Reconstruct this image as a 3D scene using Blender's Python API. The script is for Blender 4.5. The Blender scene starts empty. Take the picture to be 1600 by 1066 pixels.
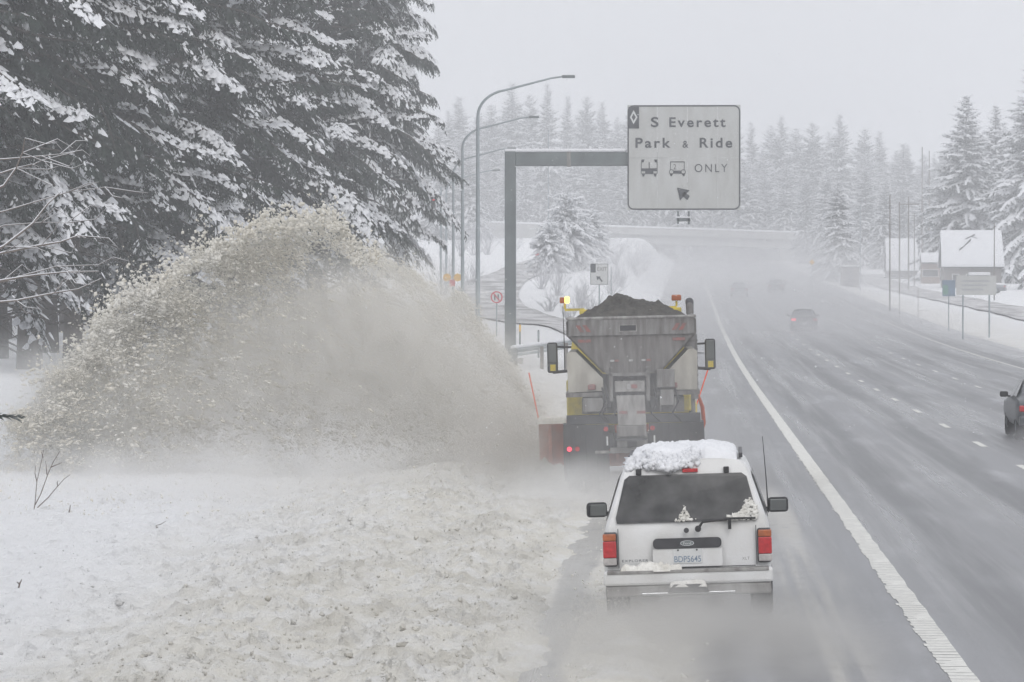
import bpy, bmesh, math, random
import numpy as np
from mathutils import Vector, Matrix, noise as mnoise

# ------------------------------------------------------------------ camera, world, sun, exposure
SC = bpy.context.scene
COL = SC.collection
R = math.radians
F = 6300.0                      # focal length in photo pixels (1600 wide)
CAMZ = 3.5
VPX, VPY = 1070.0, 451.0        # where the road runs to in the photo

cam_d = bpy.data.cameras.new('camera')
cam_d.sensor_width = 36.0
cam_d.lens = 36.0 * F / 1600.0
cam_d.clip_start = 0.5
cam_d.clip_end = 6000
cam = bpy.data.objects.new('camera', cam_d)
COL.objects.link(cam)
cam.location = (0, 0, CAMZ)
cam.rotation_euler = (R(90) - math.atan((533 - VPY) / F), 0, math.atan((VPX - 800) / F))
SC.camera = cam

world = bpy.data.worlds.new('World')
SC.world = world
world.use_nodes = True
wn, wl = world.node_tree.nodes, world.node_tree.links
bg = wn['Background']
sky = wn.new('ShaderNodeTexSky')
sky.sky_type = 'NISHITA'
sky.sun_disc = False
sky.sun_elevation = R(38)
sky.sun_rotation = R(200)
sky.dust_density = 5.0
hs = wn.new('ShaderNodeHueSaturation')
hs.inputs['Saturation'].default_value = 0.2
wl.new(sky.outputs[0], hs.inputs['Color'])
mx = wn.new('ShaderNodeMix'); mx.data_type = 'RGBA'
mx.inputs[0].default_value = 0.9
wl.new(hs.outputs[0], mx.inputs[6])
mx.inputs[7].default_value = (6.9, 7.05, 7.45, 1)      # even cloud cover
wl.new(mx.outputs[2], bg.inputs['Color'])
bg.inputs['Strength'].default_value = 0.1

sun_d = bpy.data.lights.new('sun', 'SUN')
sun_d.energy = 0.9
sun_d.angle = R(40)
sun_d.color = (1.0, 0.97, 0.93)
sun = bpy.data.objects.new('sun', sun_d)
COL.objects.link(sun)
sun.rotation_euler = (R(52), 0, R(20))

SC.view_settings.view_transform = 'Standard'
SC.view_settings.look = 'None'
SC.view_settings.exposure = 0.34
SC.view_settings.gamma = 1.0
SC.view_settings.use_curve_mapping = False
SC.render.engine = 'CYCLES'
cy = SC.cycles
cy.max_bounces = 5
cy.diffuse_bounces = 2
cy.glossy_bounces = 2
cy.transmission_bounces = 2
cy.transparent_max_bounces = 8
cy.volume_bounces = 3
cy.volume_step_rate = 1.0
cy.volume_max_steps = 64
cy.use_denoising = True
cy.use_adaptive_sampling = True
cy.adaptive_threshold = 0.02
cy.sample_clamp_indirect = 4.0

# ------------------------------------------------------------------ helpers
rng = np.random.default_rng(7)
random.seed(7)

def lerp(a, b, t): return a + (b - a) * t
def sstep(a, b, x):
    t = min(1.0, max(0.0, (x - a) / (b - a)))
    return t * t * (3 - 2 * t)
def nz(x, y, z=0.0): return mnoise.noise(Vector((x, y, z)))
def px(x, y, D):
    """photo pixel at distance D along the road -> point in the place"""
    return Vector((D * (x - VPX) / F, D, CAMZ - D * (y - VPY) / F))

def tag(o, label=None, cat=None, group=None, kind=None):
    if label: o['label'] = label
    if cat: o['category'] = cat
    if group: o['group'] = group
    if kind: o['kind'] = kind
    return o
def empty(name, loc=(0, 0, 0), rot=(0, 0, 0)):
    o = bpy.data.objects.new(name, None)
    COL.objects.link(o)
    o.location = loc
    o.rotation_euler = rot
    return o
def link(name, me, mat=None, parent=None):
    o = bpy.data.objects.new(name, me)
    COL.objects.link(o)
    if mat is not None and len(me.materials) == 0: me.materials.append(mat)
    if parent is not None: o.parent = parent
    return o
def copy_tree(o, parent=None):
    c = o.copy()
    COL.objects.link(c)
    c.parent = parent
    for ch in o.children: copy_tree(ch, c)
    return c
def mesh_np(name, V, Q=None, T=None, smooth=False):
    """mesh from numpy arrays of vertices, quads and triangles"""
    me = bpy.data.meshes.new(name)
    V = np.asarray(V, dtype=np.float32)
    nq = 0 if Q is None else len(Q)
    nt = 0 if T is None else len(T)
    loops = []
    if nq: loops.append(np.asarray(Q, dtype=np.int32).ravel())
    if nt: loops.append(np.asarray(T, dtype=np.int32).ravel())
    lo = np.concatenate(loops)
    me.vertices.add(len(V)); me.loops.add(len(lo)); me.polygons.add(nq + nt)
    me.vertices.foreach_set('co', V.ravel())
    me.loops.foreach_set('vertex_index', lo)
    st = np.concatenate([np.arange(nq) * 4, nq * 4 + np.arange(nt) * 3]).astype(np.int32)
    me.polygons.foreach_set('loop_start', st)
    if smooth: me.polygons.foreach_set('use_smooth', np.ones(nq + nt, dtype=bool))
    me.update(calc_edges=True)
    me.validate()
    return me

class MB:
    """collects simple shapes into one mesh"""
    def __init__(s): s.v = []; s.f = []
    def add(s, v, f):
        n = len(s.v)
        s.v += [tuple(p) for p in v]
        s.f += [tuple(i + n for i in q) for q in f]
        return s
    def box(s, x0, x1, y0, y1, z0, z1, c=0.0):
        """box with chamfered edges"""
        if c <= 0:
            v = [(x, y, z) for x in (x0, x1) for y in (y0, y1) for z in (z0, z1)]
            return s.add(v, [(0, 1, 3, 2), (4, 6, 7, 5), (0, 4, 5, 1), (2, 3, 7, 6), (0, 2, 6, 4), (1, 5, 7, 3)])
        bm = bmesh.new()
        bmesh.ops.create_cube(bm, size=1)
        for p in bm.verts:
            p.co = Vector((lerp(x0, x1, p.co.x + .5), lerp(y0, y1, p.co.y + .5), lerp(z0, z1, p.co.z + .5)))
        bmesh.ops.bevel(bm, geom=bm.edges[:], offset=c, segments=2, affect='EDGES', profile=.5)
        return s.bm(bm)
    def bm(s, bm):
        bm.verts.index_update()
        s.add([p.co[:] for p in bm.verts], [[q.index for q in f.verts] for f in bm.faces])
        bm.free()
        return s
    def tube(s, pts, rad, n=8, cap=True):
        """tube along points, rad a number or list"""
        pts = [Vector(p) for p in pts]
        m = len(pts)
        rad = rad if isinstance(rad, (list, tuple)) else [rad] * m
        v, f = [], []
        ref = None
        for i, p in enumerate(pts):
            d = (pts[min(i + 1, m - 1)] - pts[max(i - 1, 0)]).normalized()
            if ref is None: ref = Vector((0, 0, 1)) if abs(d.z) < .9 else Vector((1, 0, 0))
            a = d.cross(ref).normalized(); b = a.cross(d).normalized(); ref = b
            for k in range(n):
                t = 2 * math.pi * k / n
                v.append(p + (a * math.cos(t) + b * math.sin(t)) * rad[i])
        for i in range(m - 1):
            for k in range(n):
                k2 = (k + 1) % n
                f.append((i * n + k, i * n + k2, (i + 1) * n + k2, (i + 1) * n + k))
        if cap:
            f.append(tuple(range(n))[::-1]); f.append(tuple((m - 1) * n + k for k in range(n)))
        return s.add(v, f)
    def prism(s, poly, y0, y1):
        """polygon in xz pushed along y"""
        n = len(poly)
        v = [(p[0], y0, p[1]) for p in poly] + [(p[0], y1, p[1]) for p in poly]
        f = [tuple(range(n)), tuple(range(2 * n - 1, n - 1, -1))]
        f += [(i, i + n, (i + 1) % n + n, (i + 1) % n) for i in range(n)]
        return s.add(v, f)
    def build(s, name, mat, parent=None, smooth=False):
        me = bpy.data.meshes.new(name)
        me.from_pydata(s.v, [], s.f)
        bm = bmesh.new(); bm.from_mesh(me)
        bmesh.ops.recalc_face_normals(bm, faces=bm.faces[:])
        bm.to_mesh(me); bm.free()
        if smooth: me.polygons.foreach_set('use_smooth', [True] * len(me.polygons))
        if smooth: me.set_sharp_from_angle(angle=R(38))
        return link(name, me, mat, parent)

def B(name, mat, parent, *box, c=0.0):
    return MB().box(*box, c=c).build(name, mat, parent)

# ------------------------------------------------------------------ materials
MATS = {}
def mat(name, col, rough=.6, metal=0.0, var=.12, scale=3.0, bump=0.0, bscale=30.0, col2=None, stretch=(1, 1, 1), spec=.5, emit=None, es=0, alpha=None):
    if name in MATS: return MATS[name]
    m = bpy.data.materials.new(name)
    m.use_nodes = True
    N, L = m.node_tree.nodes, m.node_tree.links
    p = N['Principled BSDF']
    tc = N.new('ShaderNodeTexCoord')
    mp = N.new('ShaderNodeMapping'); mp.inputs['Scale'].default_value = stretch
    L.new(tc.outputs['Object'], mp.inputs[0])
    n = N.new('ShaderNodeTexNoise'); n.inputs['Scale'].default_value = scale; n.inputs['Detail'].default_value = 6
    L.new(mp.outputs[0], n.inputs['Vector'])
    r = N.new('ShaderNodeValToRGB')
    r.color_ramp.elements[0].position = .32; r.color_ramp.elements[1].position = .68
    c2 = col2 or [min(1, x * (1 + var)) for x in col]
    c1 = col if col2 else [x * (1 - var) for x in col]
    r.color_ramp.elements[0].color = (*c1, 1); r.color_ramp.elements[1].color = (*c2, 1)
    L.new(n.outputs[0], r.inputs[0]); L.new(r.outputs[0], p.inputs['Base Color'])
    p.inputs['Roughness'].default_value = rough
    p.inputs['Metallic'].default_value = metal
    p.inputs['Specular IOR Level'].default_value = spec
    if bump:
        n2 = N.new('ShaderNodeTexNoise'); n2.inputs['Scale'].default_value = bscale; n2.inputs['Detail'].default_value = 5
        L.new(mp.outputs[0], n2.inputs['Vector'])
        b = N.new('ShaderNodeBump'); b.inputs['Strength'].default_value = 1; b.inputs['Distance'].default_value = bump
        L.new(n2.outputs[0], b.inputs['Height']); L.new(b.outputs[0], p.inputs['Normal'])
    if emit:
        p.inputs['Emission Color'].default_value = (*emit, 1); p.inputs['Emission Strength'].default_value = es
    MATS[name] = m
    return m

M_snow = mat('snow', (.84, .85, .88), .8, var=.03, scale=2, bump=.03, bscale=9, spec=.2)
M_dsnow = mat('dirty_snow', (.80, .79, .76), .8, scale=6, col2=(.62, .60, .55), bump=.02, bscale=25, spec=.2)
M_slush = mat('thrown_slush', (.94, .925, .885), .8, scale=.9, col2=(.86, .825, .745), spec=.2)
def through(m, k=.45):
    """let light pass through thin wet snow"""
    N, L = m.node_tree.nodes, m.node_tree.links
    p = N['Principled BSDF']; t = N.new('ShaderNodeBsdfTranslucent'); x = N.new('ShaderNodeMixShader'); x.inputs[0].default_value = k
    L.new(p.inputs['Base Color'].links[0].from_socket, t.inputs['Color'])
    L.new(p.outputs[0], x.inputs[1]); L.new(t.outputs[0], x.inputs[2]); L.new(x.outputs[0], N['Material Output'].inputs['Surface'])
through(M_slush)
through(M_snow, .12)
M_bark = mat('bark', (.055, .048, .042), .9, scale=5, var=.4, bump=.02, stretch=(1, 1, .2))
M_galv = mat('galvanised_steel', (.30, .34, .36), .55, .3, scale=1.5, var=.1)
M_weather = mat('weathered_steel', (.16, .18, .185), .65, .2, scale=1.2, var=.2, bump=.002)
M_black = mat('black_rubber', (.022, .022, .024), .7, scale=8, var=.3)
M_flap = mat('mud_flap_rubber', (.03, .03, .033), .75, scale=3, col2=(.055, .054, .055))
M_dark = mat('dark_metal', (.05, .05, .055), .5, .3, scale=4, var=.3)
M_glass = mat('dark_glass', (.008, .009, .011), .14, scale=3.2, col2=(.075, .075, .077), spec=.4)
M_mglass = mat('mirror_glass', (.16, .17, .17), .15, .6, scale=2)
M_white = mat('white_paint', (.70, .705, .71), .32, scale=2.4, col2=(.56, .555, .54), spec=.5, bump=.002, bscale=40)
M_chrome = mat('chrome', (.6, .62, .64), .18, .9, scale=3)
M_red = mat('red_lens', (.42, .02, .025), .25, scale=20, var=.2)
M_redlit = mat('red_lamp_lit', (.6, .03, .05), .3, emit=(1, .05, .1), es=1.3)
M_amber = mat('amber_lens', (.36, .10, .03), .3, scale=20, var=.2)
M_amberlit = mat('amber_lamp_lit', (.8, .5, .1), .3, emit=(1, .62, .12), es=2.6)
M_clear = mat('clear_lens', (.38, .36, .35), .25, scale=20, var=.2)
M_yellow = mat('yellow_paint', (.66, .52, .05), .5, scale=4, col2=(.42, .35, .09), bump=.001)
M_orange = mat('orange_paint', (.58, .10, .03), .5, scale=3, col2=(.42, .09, .05))
M_stick = mat('fluorescent_marker', (.85, .10, .03), .5, var=.05)
M_stain = mat('stained_steel', (.25, .248, .245), .65, .15, scale=3.5, col2=(.115, .105, .10), stretch=(3, 1, .5), bump=.010, bscale=12)
M_hop = mat('grimy_steel', (.085, .078, .074), .75, .1, scale=3.2, col2=(.20, .19, .185), stretch=(2.6, 1, .45), bump=.012, bscale=10)
M_panel = mat('pale_dirty_panel', (.34, .335, .325), .7, .05, scale=4.5, col2=(.16, .15, .145), stretch=(2, 1, .6), bump=.008, bscale=14)
M_tank = mat('cream_plastic', (.47, .455, .405), .6, scale=2.6, col2=(.29, .272, .24), stretch=(1.6, 1, .6), bump=.008, bscale=8)
M_sand = mat('wet_sand', (.105, .10, .09), .9, scale=6, col2=(.06, .058, .055), bump=.05, bscale=14, spec=.2)
M_sticker_r = mat('red_sticker', (.27, .095, .085), .6, scale=14, col2=(.17, .11, .105))
M_sticker_w = mat('white_sticker', (.42, .42, .42), .6, scale=14, col2=(.28, .28, .28))
M_signface = mat('backlit_sign_grey', (.53, .54, .535), .55, scale=1.3, col2=(.46, .465, .455), stretch=(2.5, 1, .5))  # white face greyed in its colour to look backlit, with uneven streaks
M_signink = mat('sign_black', (.075, .08, .09), .6, var=.2)
M_signpale = mat('pale_sign', (.60, .61, .61), .6, scale=2, var=.06)
M_blue = mat('blue_sign', (.17, .225, .30), .6, scale=3, var=.2)
M_green = mat('green_sign', (.16, .29, .25), .5)
M_yelsign = mat('yellow_sign', (.75, .42, .03), .5, var=.05)
M_redsign = mat('red_sign', (.55, .03, .05), .5, var=.08)
M_conc = mat('concrete', (.36, .36, .35), .85, scale=.8, var=.15, bump=.004, stretch=(1, 1, .4))
M_wood = mat('weathered_wood', (.15, .135, .125), .85, scale=4, var=.3, stretch=(6, 1, .5))
M_twig = mat('bare_twig', (.11, .085, .07), .9, scale=12, var=.25)
M_darkcar = mat('dark_grey_paint', (.065, .07, .08), .3, scale=2, var=.1)
M_silver = mat('dull_silver_paint', (.20, .21, .23), .35, .3, scale=2, var=.1)
M_paint = mat('road_paint', (.74, .735, .70), .7, scale=9, col2=(.60, .595, .565), bump=.003, bscale=60)

def foliage(name, col, frost, col2):
    """needles with hoar frost and powder caught on their upward sides"""
    m = bpy.data.materials.new(name); m.use_nodes = True
    N, L = m.node_tree.nodes, m.node_tree.links
    p = N['Principled BSDF']; p.inputs['Roughness'].default_value = .85; p.inputs['Specular IOR Level'].default_value = .15
    tc = N.new('ShaderNodeTexCoord')
    n = N.new('ShaderNodeTexNoise'); n.inputs['Scale'].default_value = 1.1; n.inputs['Detail'].default_value = 4
    L.new(tc.outputs['Object'], n.inputs['Vector'])
    r = N.new('ShaderNodeValToRGB')
    r.color_ramp.elements[0].position = .35; r.color_ramp.elements[1].position = .65
    r.color_ramp.elements[0].color = (*col, 1); r.color_ramp.elements[1].color = (*col2, 1)
    L.new(n.outputs[0], r.inputs[0])
    n3 = N.new('ShaderNodeTexNoise'); n3.inputs['Scale'].default_value = 2.6; n3.inputs['Detail'].default_value = 6
    L.new(tc.outputs['Object'], n3.inputs['Vector'])
    mr = N.new('ShaderNodeMapRange')
    mr.inputs[1].default_value = .62 - .3 * frost; mr.inputs[2].default_value = .80 - .3 * frost
    mr.inputs[3].default_value = 0; mr.inputs[4].default_value = min(1, frost * 1.2)
    L.new(n3.outputs[0], mr.inputs[0])
    mxn = N.new('ShaderNodeMix'); mxn.data_type = 'RGBA'
    L.new(mr.outputs[0], mxn.inputs[0]); L.new(r.outputs[0], mxn.inputs[6]); mxn.inputs[7].default_value = (.75, .77, .80, 1)
    L.new(mxn.outputs[2], p.inputs['Base Color'])
    return m
M_needle = foliage('fir_needles', (.016, .026, .022), .20, (.034, .047, .038))
M_needle_f = foliage('frosted_fir_needles', (.028, .04, .037), .48, (.05, .065, .06))
M_frost = mat('hoar_frosted_twigs', (.42, .42, .43), .9, scale=3, col2=(.62, .63, .66))

def surf_mat(name, build):
    m = bpy.data.materials.new(name); m.use_nodes = True
    build(m.node_tree.nodes, m.node_tree.links, m.node_tree.nodes['Principled BSDF'])
    return m
def nnoise(N, L, vec, scale, detail=5, rough=.55):
    n = N.new('ShaderNodeTexNoise'); n.inputs['Scale'].default_value = scale
    n.inputs['Detail'].default_value = detail; n.inputs['Roughness'].default_value = rough
    if vec is not None: L.new(vec, n.inputs['Vector'])
    return n.outputs[0]
def nmap(N, L, src, a, b, c=0, d=1):
    n = N.new('ShaderNodeMapRange')
    for i, q in enumerate((a, b, c, d)): n.inputs[1 + i].default_value = q
    n.interpolation_type = 'SMOOTHSTEP'
    L.new(src, n.inputs[0]); return n.outputs[0]
def nmath(N, L, op, a, b=None):
    n = N.new('ShaderNodeMath'); n.operation = op
    for i, q in enumerate((a, b)):
        if q is None: continue
        if isinstance(q, (int, float)): n.inputs[i].default_value = q
        else: L.new(q, n.inputs[i])
    return n.outputs[0]
def nmix(N, L, fac, a, b):
    n = N.new('ShaderNodeMix'); n.data_type = 'RGBA'
    if isinstance(fac, (int, float)): n.inputs[0].default_value = fac
    else: L.new(fac, n.inputs[0])
    for i, q in ((6, a), (7, b)):
        if isinstance(q, tuple): n.inputs[i].default_value = (*q, 1)
        else: L.new(q, n.inputs[i])
    return n.outputs[2]
def nscale(N, L, vec, s):
    n = N.new('ShaderNodeMapping'); n.inputs['Scale'].default_value = s
    L.new(vec, n.inputs[0]); return n.outputs[0]

def ground_nodes(N, L, p):
    pos = N.new('ShaderNodeNewGeometry').outputs['Position']
    sx = N.new('ShaderNodeSeparateXYZ'); L.new(pos, sx.inputs[0])
    x, y = sx.outputs[0], sx.outputs[1]
    big = nnoise(N, L, nscale(N, L, pos, (.35, .09, .35)), 1.0, 5)
    xx = nmath(N, L, 'ADD', x, nmath(N, L, 'MULTIPLY', nmath(N, L, 'SUBTRACT', big, .5), 7.0))
    dirtL = nmap(N, L, xx, -9.0, -3.6)                      # road dirt ploughed on to the verge
    right = nmap(N, L, x, 8, 9)
    dirtR = nmath(N, L, 'MULTIPLY', right, nmap(N, L, xx, 23.5, 18.0, 0, .5))
    near = nmath(N, L, 'MULTIPLY', nmap(N, L, y, 200, 110), nmath(N, L, 'SUBTRACT', 1.0, right))
    dirt = nmath(N, L, 'ADD', nmath(N, L, 'MULTIPLY', dirtL, near), dirtR)
    med = nnoise(N, L, nscale(N, L, pos, (1, .45, 1)), 2.3, 7, .65)
    fine = nnoise(N, L, nscale(N, L, pos, (1, .4, 1)), 11.0, 6, .7)
    d2 = nmath(N, L, 'MULTIPLY', dirt, nmap(N, L, med, .30, .62, .45, 1))
    col = nmix(N, L, d2, (.87, .875, .89), (.745, .72, .655))
    clean = nmap(N, L, med, .60, .72, 0, .55)
    col = nmix(N, L, clean, col, (.84, .84, .85))
    grit = nmath(N, L, 'MULTIPLY', nmap(N, L, fine, .60, .74), nmap(N, L, dirt, 0, .9, .12, .75))
    wide = nnoise(N, L, nscale(N, L, pos, (1, .5, 1)), .8, 4, .6)
    brown = nmath(N, L, 'MULTIPLY', nmap(N, L, wide, .48, .66, 0, .40), dirt)
    col = nmix(N, L, brown, col, (.47, .44, .375))
    col = nmix(N, L, grit, col, (.27, .235, .185))
    L.new(col, p.inputs['Base Color'])
    p.inputs['Roughness'].default_value = .8; p.inputs['Specular IOR Level'].default_value = .2
    b = N.new('ShaderNodeBump'); b.inputs['Strength'].default_value = .9; b.inputs['Distance'].default_value = .11
    L.new(nmath(N, L, 'ADD', fine, nmath(N, L, 'MULTIPLY', med, 1.0)), b.inputs['Height'])
    L.new(b.outputs[0], p.inputs['Normal'])
M_ground = surf_mat('snow_and_slush', ground_nodes)

def road_nodes(N, L, p):
    pos = N.new('ShaderNodeNewGeometry').outputs['Position']
    sx = N.new('ShaderNodeSeparateXYZ'); L.new(pos, sx.inputs[0])
    x = sx.outputs[0]
    streak = nnoise(N, L, nscale(N, L, pos, (1.5, .022, 1)), 1.0, 6, .6)
    wob = nnoise(N, L, nscale(N, L, pos, (.7, .10, 1)), 1.0, 5, .6)
    fine = nnoise(N, L, pos, 24.0, 5, .7)
    med = nnoise(N, L, nscale(N, L, pos, (1, .35, 1)), 3.0, 7, .68)
    col = nmix(N, L, nmap(N, L, fine, .35, .65), (.10, .10, .105), (.16, .16, .167))
    xw0 = nmath(N, L, 'ADD', x, nmath(N, L, 'MULTIPLY', nmath(N, L, 'SUBTRACT', wob, .5), .8))
    film = nmath(N, L, 'ADD', nmap(N, L, streak, .38, .70, 0, .50), nmap(N, L, wob, .50, .72, 0, .30))
    col = nmix(N, L, film, col, (.46, .465, .49))               # dried salt and thin blown snow
    cs = N.new('ShaderNodeMath'); cs.operation = 'COSINE'
    L.new(nmath(N, L, 'MULTIPLY', nmath(N, L, 'SUBTRACT', xw0, 3.55), 2 * math.pi / 1.9), cs.inputs[0])
    track = nmath(N, L, 'MULTIPLY', nmap(N, L, cs.outputs[0], -.5, .9, 0, .55), nmap(N, L, x, 2.7, 3.1))
    col = nmix(N, L, track, col, (.085, .085, .09))               # polished wheel paths
    # slush left on the shoulder lane, between and beside the wheel tracks
    xw = nmath(N, L, 'ADD', x, nmath(N, L, 'MULTIPLY', nmath(N, L, 'SUBTRACT', wob, .5), .9))
    mid = nmath(N, L, 'MULTIPLY', nmap(N, L, xw, -1.18, -.92), nmap(N, L, xw, .45, -.15))
    edge = nmap(N, L, xw, -1.5, -1.72)
    rs = nmath(N, L, 'MULTIPLY', nmap(N, L, xw, .6, 1.1), nmap(N, L, xw, 2.1, 1.5, 0, .55))
    sl = nmath(N, L, 'ADD', nmath(N, L, 'ADD', mid, edge), nmath(N, L, 'MULTIPLY', rs, nmap(N, L, streak, .42, .6)))
    far = nmap(N, L, sx.outputs[1], 74, 66, .12, 1.0)
    sl = nmath(N, L, 'ADD', sl, nmap(N, L, xw, .30, -.25, 0, .52))
    sl = nmath(N, L, 'MULTIPLY', nmath(N, L, 'MULTIPLY', sl, far), nmap(N, L, med, .28, .46, .25, 1))
    col = nmix(N, L, nmath(N, L, 'MINIMUM', sl, 1.0), col, nmix(N, L, nmap(N, L, med, .5, .68), (.54, .52, .47), (.40, .375, .32)))
    rsh = nmath(N, L, 'MULTIPLY', nmap(N, L, xw, 14.6, 17.0), nmap(N, L, med, .3, .6, .1, .7))
    col = nmix(N, L, rsh, col, (.55, .55, .56))
    L.new(col, p.inputs['Base Color'])
    L.new(nmap(N, L, streak, .35, .65, .26, .55), p.inputs['Roughness'])
    p.inputs['Specular IOR Level'].default_value = .5
    b = N.new('ShaderNodeBump'); b.inputs['Strength'].default_value = .6; b.inputs['Distance'].default_value = .02
    L.new(nmath(N, L, 'ADD', nmath(N, L, 'MULTIPLY', fine, .25), nmath(N, L, 'MULTIPLY', med, sl)), b.inputs['Height'])
    L.new(b.outputs[0], p.inputs['Normal'])
M_road = surf_mat('wet_salted_asphalt', road_nodes)

def ramp_nodes(N, L, p):
    pos = N.new('ShaderNodeNewGeometry').outputs['Position']
    a = nnoise(N, L, nscale(N, L, pos, (.5, .2, 1)), 1.0, 6, .6)
    col = nmix(N, L, nmap(N, L, a, .36, .62), (.24, .235, .235), (.62, .615, .62))
    L.new(col, p.inputs['Base Color']); p.inputs['Roughness'].default_value = .75
M_ramp = surf_mat('slushy_ramp_asphalt', ramp_nodes)

def mist_mat(name, dens, col, nscale_=1.5, lo=.30, hi=.66, soft=0.0, floor=.25, aniso=.2):
    """spray: densest in the middle of its volume, thinning to nothing at its skin, broken up by noise"""
    m = bpy.data.materials.new(name); m.use_nodes = True
    N, L = m.node_tree.nodes, m.node_tree.links
    N.remove(N['Principled BSDF'])
    v = N.new('ShaderNodeVolumePrincipled')
    v.inputs['Color'].default_value = (*col, 1)
    v.inputs['Anisotropy'].default_value = aniso
    tc = N.new('ShaderNodeTexCoord')
    ln = N.new('ShaderNodeVectorMath'); ln.operation = 'LENGTH'
    L.new(tc.outputs['Object'], ln.inputs[0])
    fall = nmap(N, L, ln.outputs['Value'], 1.0, soft, 0, 1)
    pos = N.new('ShaderNodeNewGeometry').outputs['Position']
    n = nnoise(N, L, pos, nscale_, 4, .6)
    den = nmath(N, L, 'MULTIPLY', fall, nmap(N, L, n, lo, hi, floor, 1.0))
    L.new(nmath(N, L, 'MULTIPLY', den, dens), v.inputs['Density'])
    L.new(v.outputs[0], N['Material Output'].inputs['Volume'])
    return m
SPH = None
def mist(label, c, s, m, rot=(0, 0, 0), name='spray_mist'):
    global SPH
    bm = bmesh.new(); bmesh.ops.create_icosphere(bm, subdivisions=3, radius=1.0)
    me = bpy.data.meshes.new(name); bm.to_mesh(me); bm.free()
    o = link(name, me, m)
    o.location = c; o.scale = s; o.rotation_euler = rot
    return tag(o, label, 'spray', kind='stuff')

# ------------------------------------------------------------------ terrain and roads
def h(y):
    if y <= 130: return 0.0
    if y <= 300: return .0145 * (y - 130) ** 2 / 340
    if y <= 900: return 1.2325 + .0145 * (y - 300)
    return 1.2325 + 8.7 + .006 * (min(y, 1500) - 900)
LB = [(-400, -.1), (60, -.1), (100, .05), (140, .45), (165, .75), (193, .85), (215, .95), (255, 1.3), (275, 1.5), (300, 2.0), (330, 2.9), (360, 4.1), (395, 5.1), (425, 6.2), (460, 7.2), (600, 9.5), (800, 13.5), (900, 14.5), (1500, 20), (4000, 25)]
RB = [(-400, .1), (100, .35), (240, .85), (300, 1.6), (500, 3.55), (700, 6.6), (900, 10.2), (1500, 15), (4000, 22)]
def interp(T, y): return float(np.interp(y, [a for a, b in T], [b for a, b in T]))
def road_z(x, y):
    return h(y) + (min(0.0, (x - 2.3) * .03) if y < 260 else min(0.0, (x - 2.3) * .03) * max(0, 1 - (y - 260) / 100))
def G(x, y, detail=True):
    """height of the snow"""
    rz = road_z(x, y)
    e = .22 + .50 * sstep(76, 64, y) + .26 * nz(y * .11, 3.1) + .22 * nz(y * .45, 9.7) + .12 * nz(y * 1.7, 2.2) if y < 160 else .3 * nz(y * .11, 3.1)
    if -2.25 + e < x < 17.6 + e: 
        dl = min(x - (-2.25 + e), 17.6 + e - x)
        return rz - min(.22, .02 + dl * .8)
    if x <= 5:
        d = (-2.25 + e) - x
        bank = interp(LB, y)
        z = lerp(rz + .06 * min(1, d * 4), bank, sstep(.5, 7.0, d))
        if y < 150:
            k = sstep(150, 110, y)
            ridge = .20 * math.exp(-((x + 4.6 + .5 * nz(y * .05, 1.3)) / 1.1) ** 2) - .10 * math.exp(-((x + 7.2) / 1.6) ** 2)
            z += k * ridge * sstep(0, 1.0, d)
            z += sstep(-10, -26, x) * 1.1 * k
        if detail and y < 130:
            a = sstep(0, .5, d)
            wx, wy = x + .25 * nz(x * 1.3, y * .7, 12), y + .5 * nz(x * 1.1, y * .5, 15)
            b1 = abs(nz(wx * 1.5, wy * .55, 7)); b2 = abs(nz(wx * 3.6, wy * 1.5, 2)); b3 = nz(wx * 8.5, wy * 3.4, 5)
            rough = .55 + .6 * sstep(-11, -4, x)
            z += a * (.11 * nz(x * .55, y * .22, 4) + rough * (.09 * b1 + .10 * b2 + .075 * b3 * (.5 + 2 * b2) + .04 * nz(wx * 15, wy * 6, 3)) - .04)
            z += a * .10 * math.exp(-((x + 2.75 + .2 * nz(y * .3, 4)) / .28) ** 2)
        elif detail:
            z += .12 * nz(x * .12, y * .06, 4) * sstep(0, 3, d)
    else:
        d = x - (17.6 + e)
        bank = interp(RB, y)
        z = lerp(rz + .10 * min(1, d * 3), bank, sstep(.4, 5, d))
        z += .10 * nz(x * .3, y * .08, 8) * sstep(0, 2, d)
    return z

def grid_obj(name, xs, ys, fn, m, smooth=True):
    nx, ny = len(xs), len(ys)
    V = np.empty((ny, nx, 3), dtype=np.float32)
    for j, y in enumerate(ys):
        for i, x in enumerate(xs): V[j, i] = (x, y, fn(x, y))
    idx = np.arange(nx * ny).reshape(ny, nx)
    Q = np.stack([idx[:-1, :-1], idx[:-1, 1:], idx[1:, 1:], idx[1:, :-1]], -1).reshape(-1, 4)
    return link(name, mesh_np(name, V.reshape(-1, 3), Q, smooth=smooth), m)

xs = np.concatenate([[-1500, -900, -500, -250, -140, -90, -60, -45, -36], np.arange(-30, -14, 1.0), np.arange(-14, -.7, .075), np.arange(-.7, 16, 2.2), np.arange(16, 20, .35), np.arange(20, 34, 1.5), [36, 40, 46, 56, 75, 110, 170, 300, 600, 1000, 1500]])
ys = np.concatenate([[-150, -60, -20, 5, 20], np.arange(26, 34, 1), np.arange(34, 66, .17), np.arange(66, 92, .4), np.arange(92, 180, 2.0), np.arange(180, 480, 5), np.arange(480, 960, 20), [1000, 1100, 1250, 1500, 1900, 2500]])
ground = grid_obj('ground', xs, ys, G, M_ground)
tag(ground, 'snow covered ground beside the highway, dirty slush near the road', 'ground', kind='structure')

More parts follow.
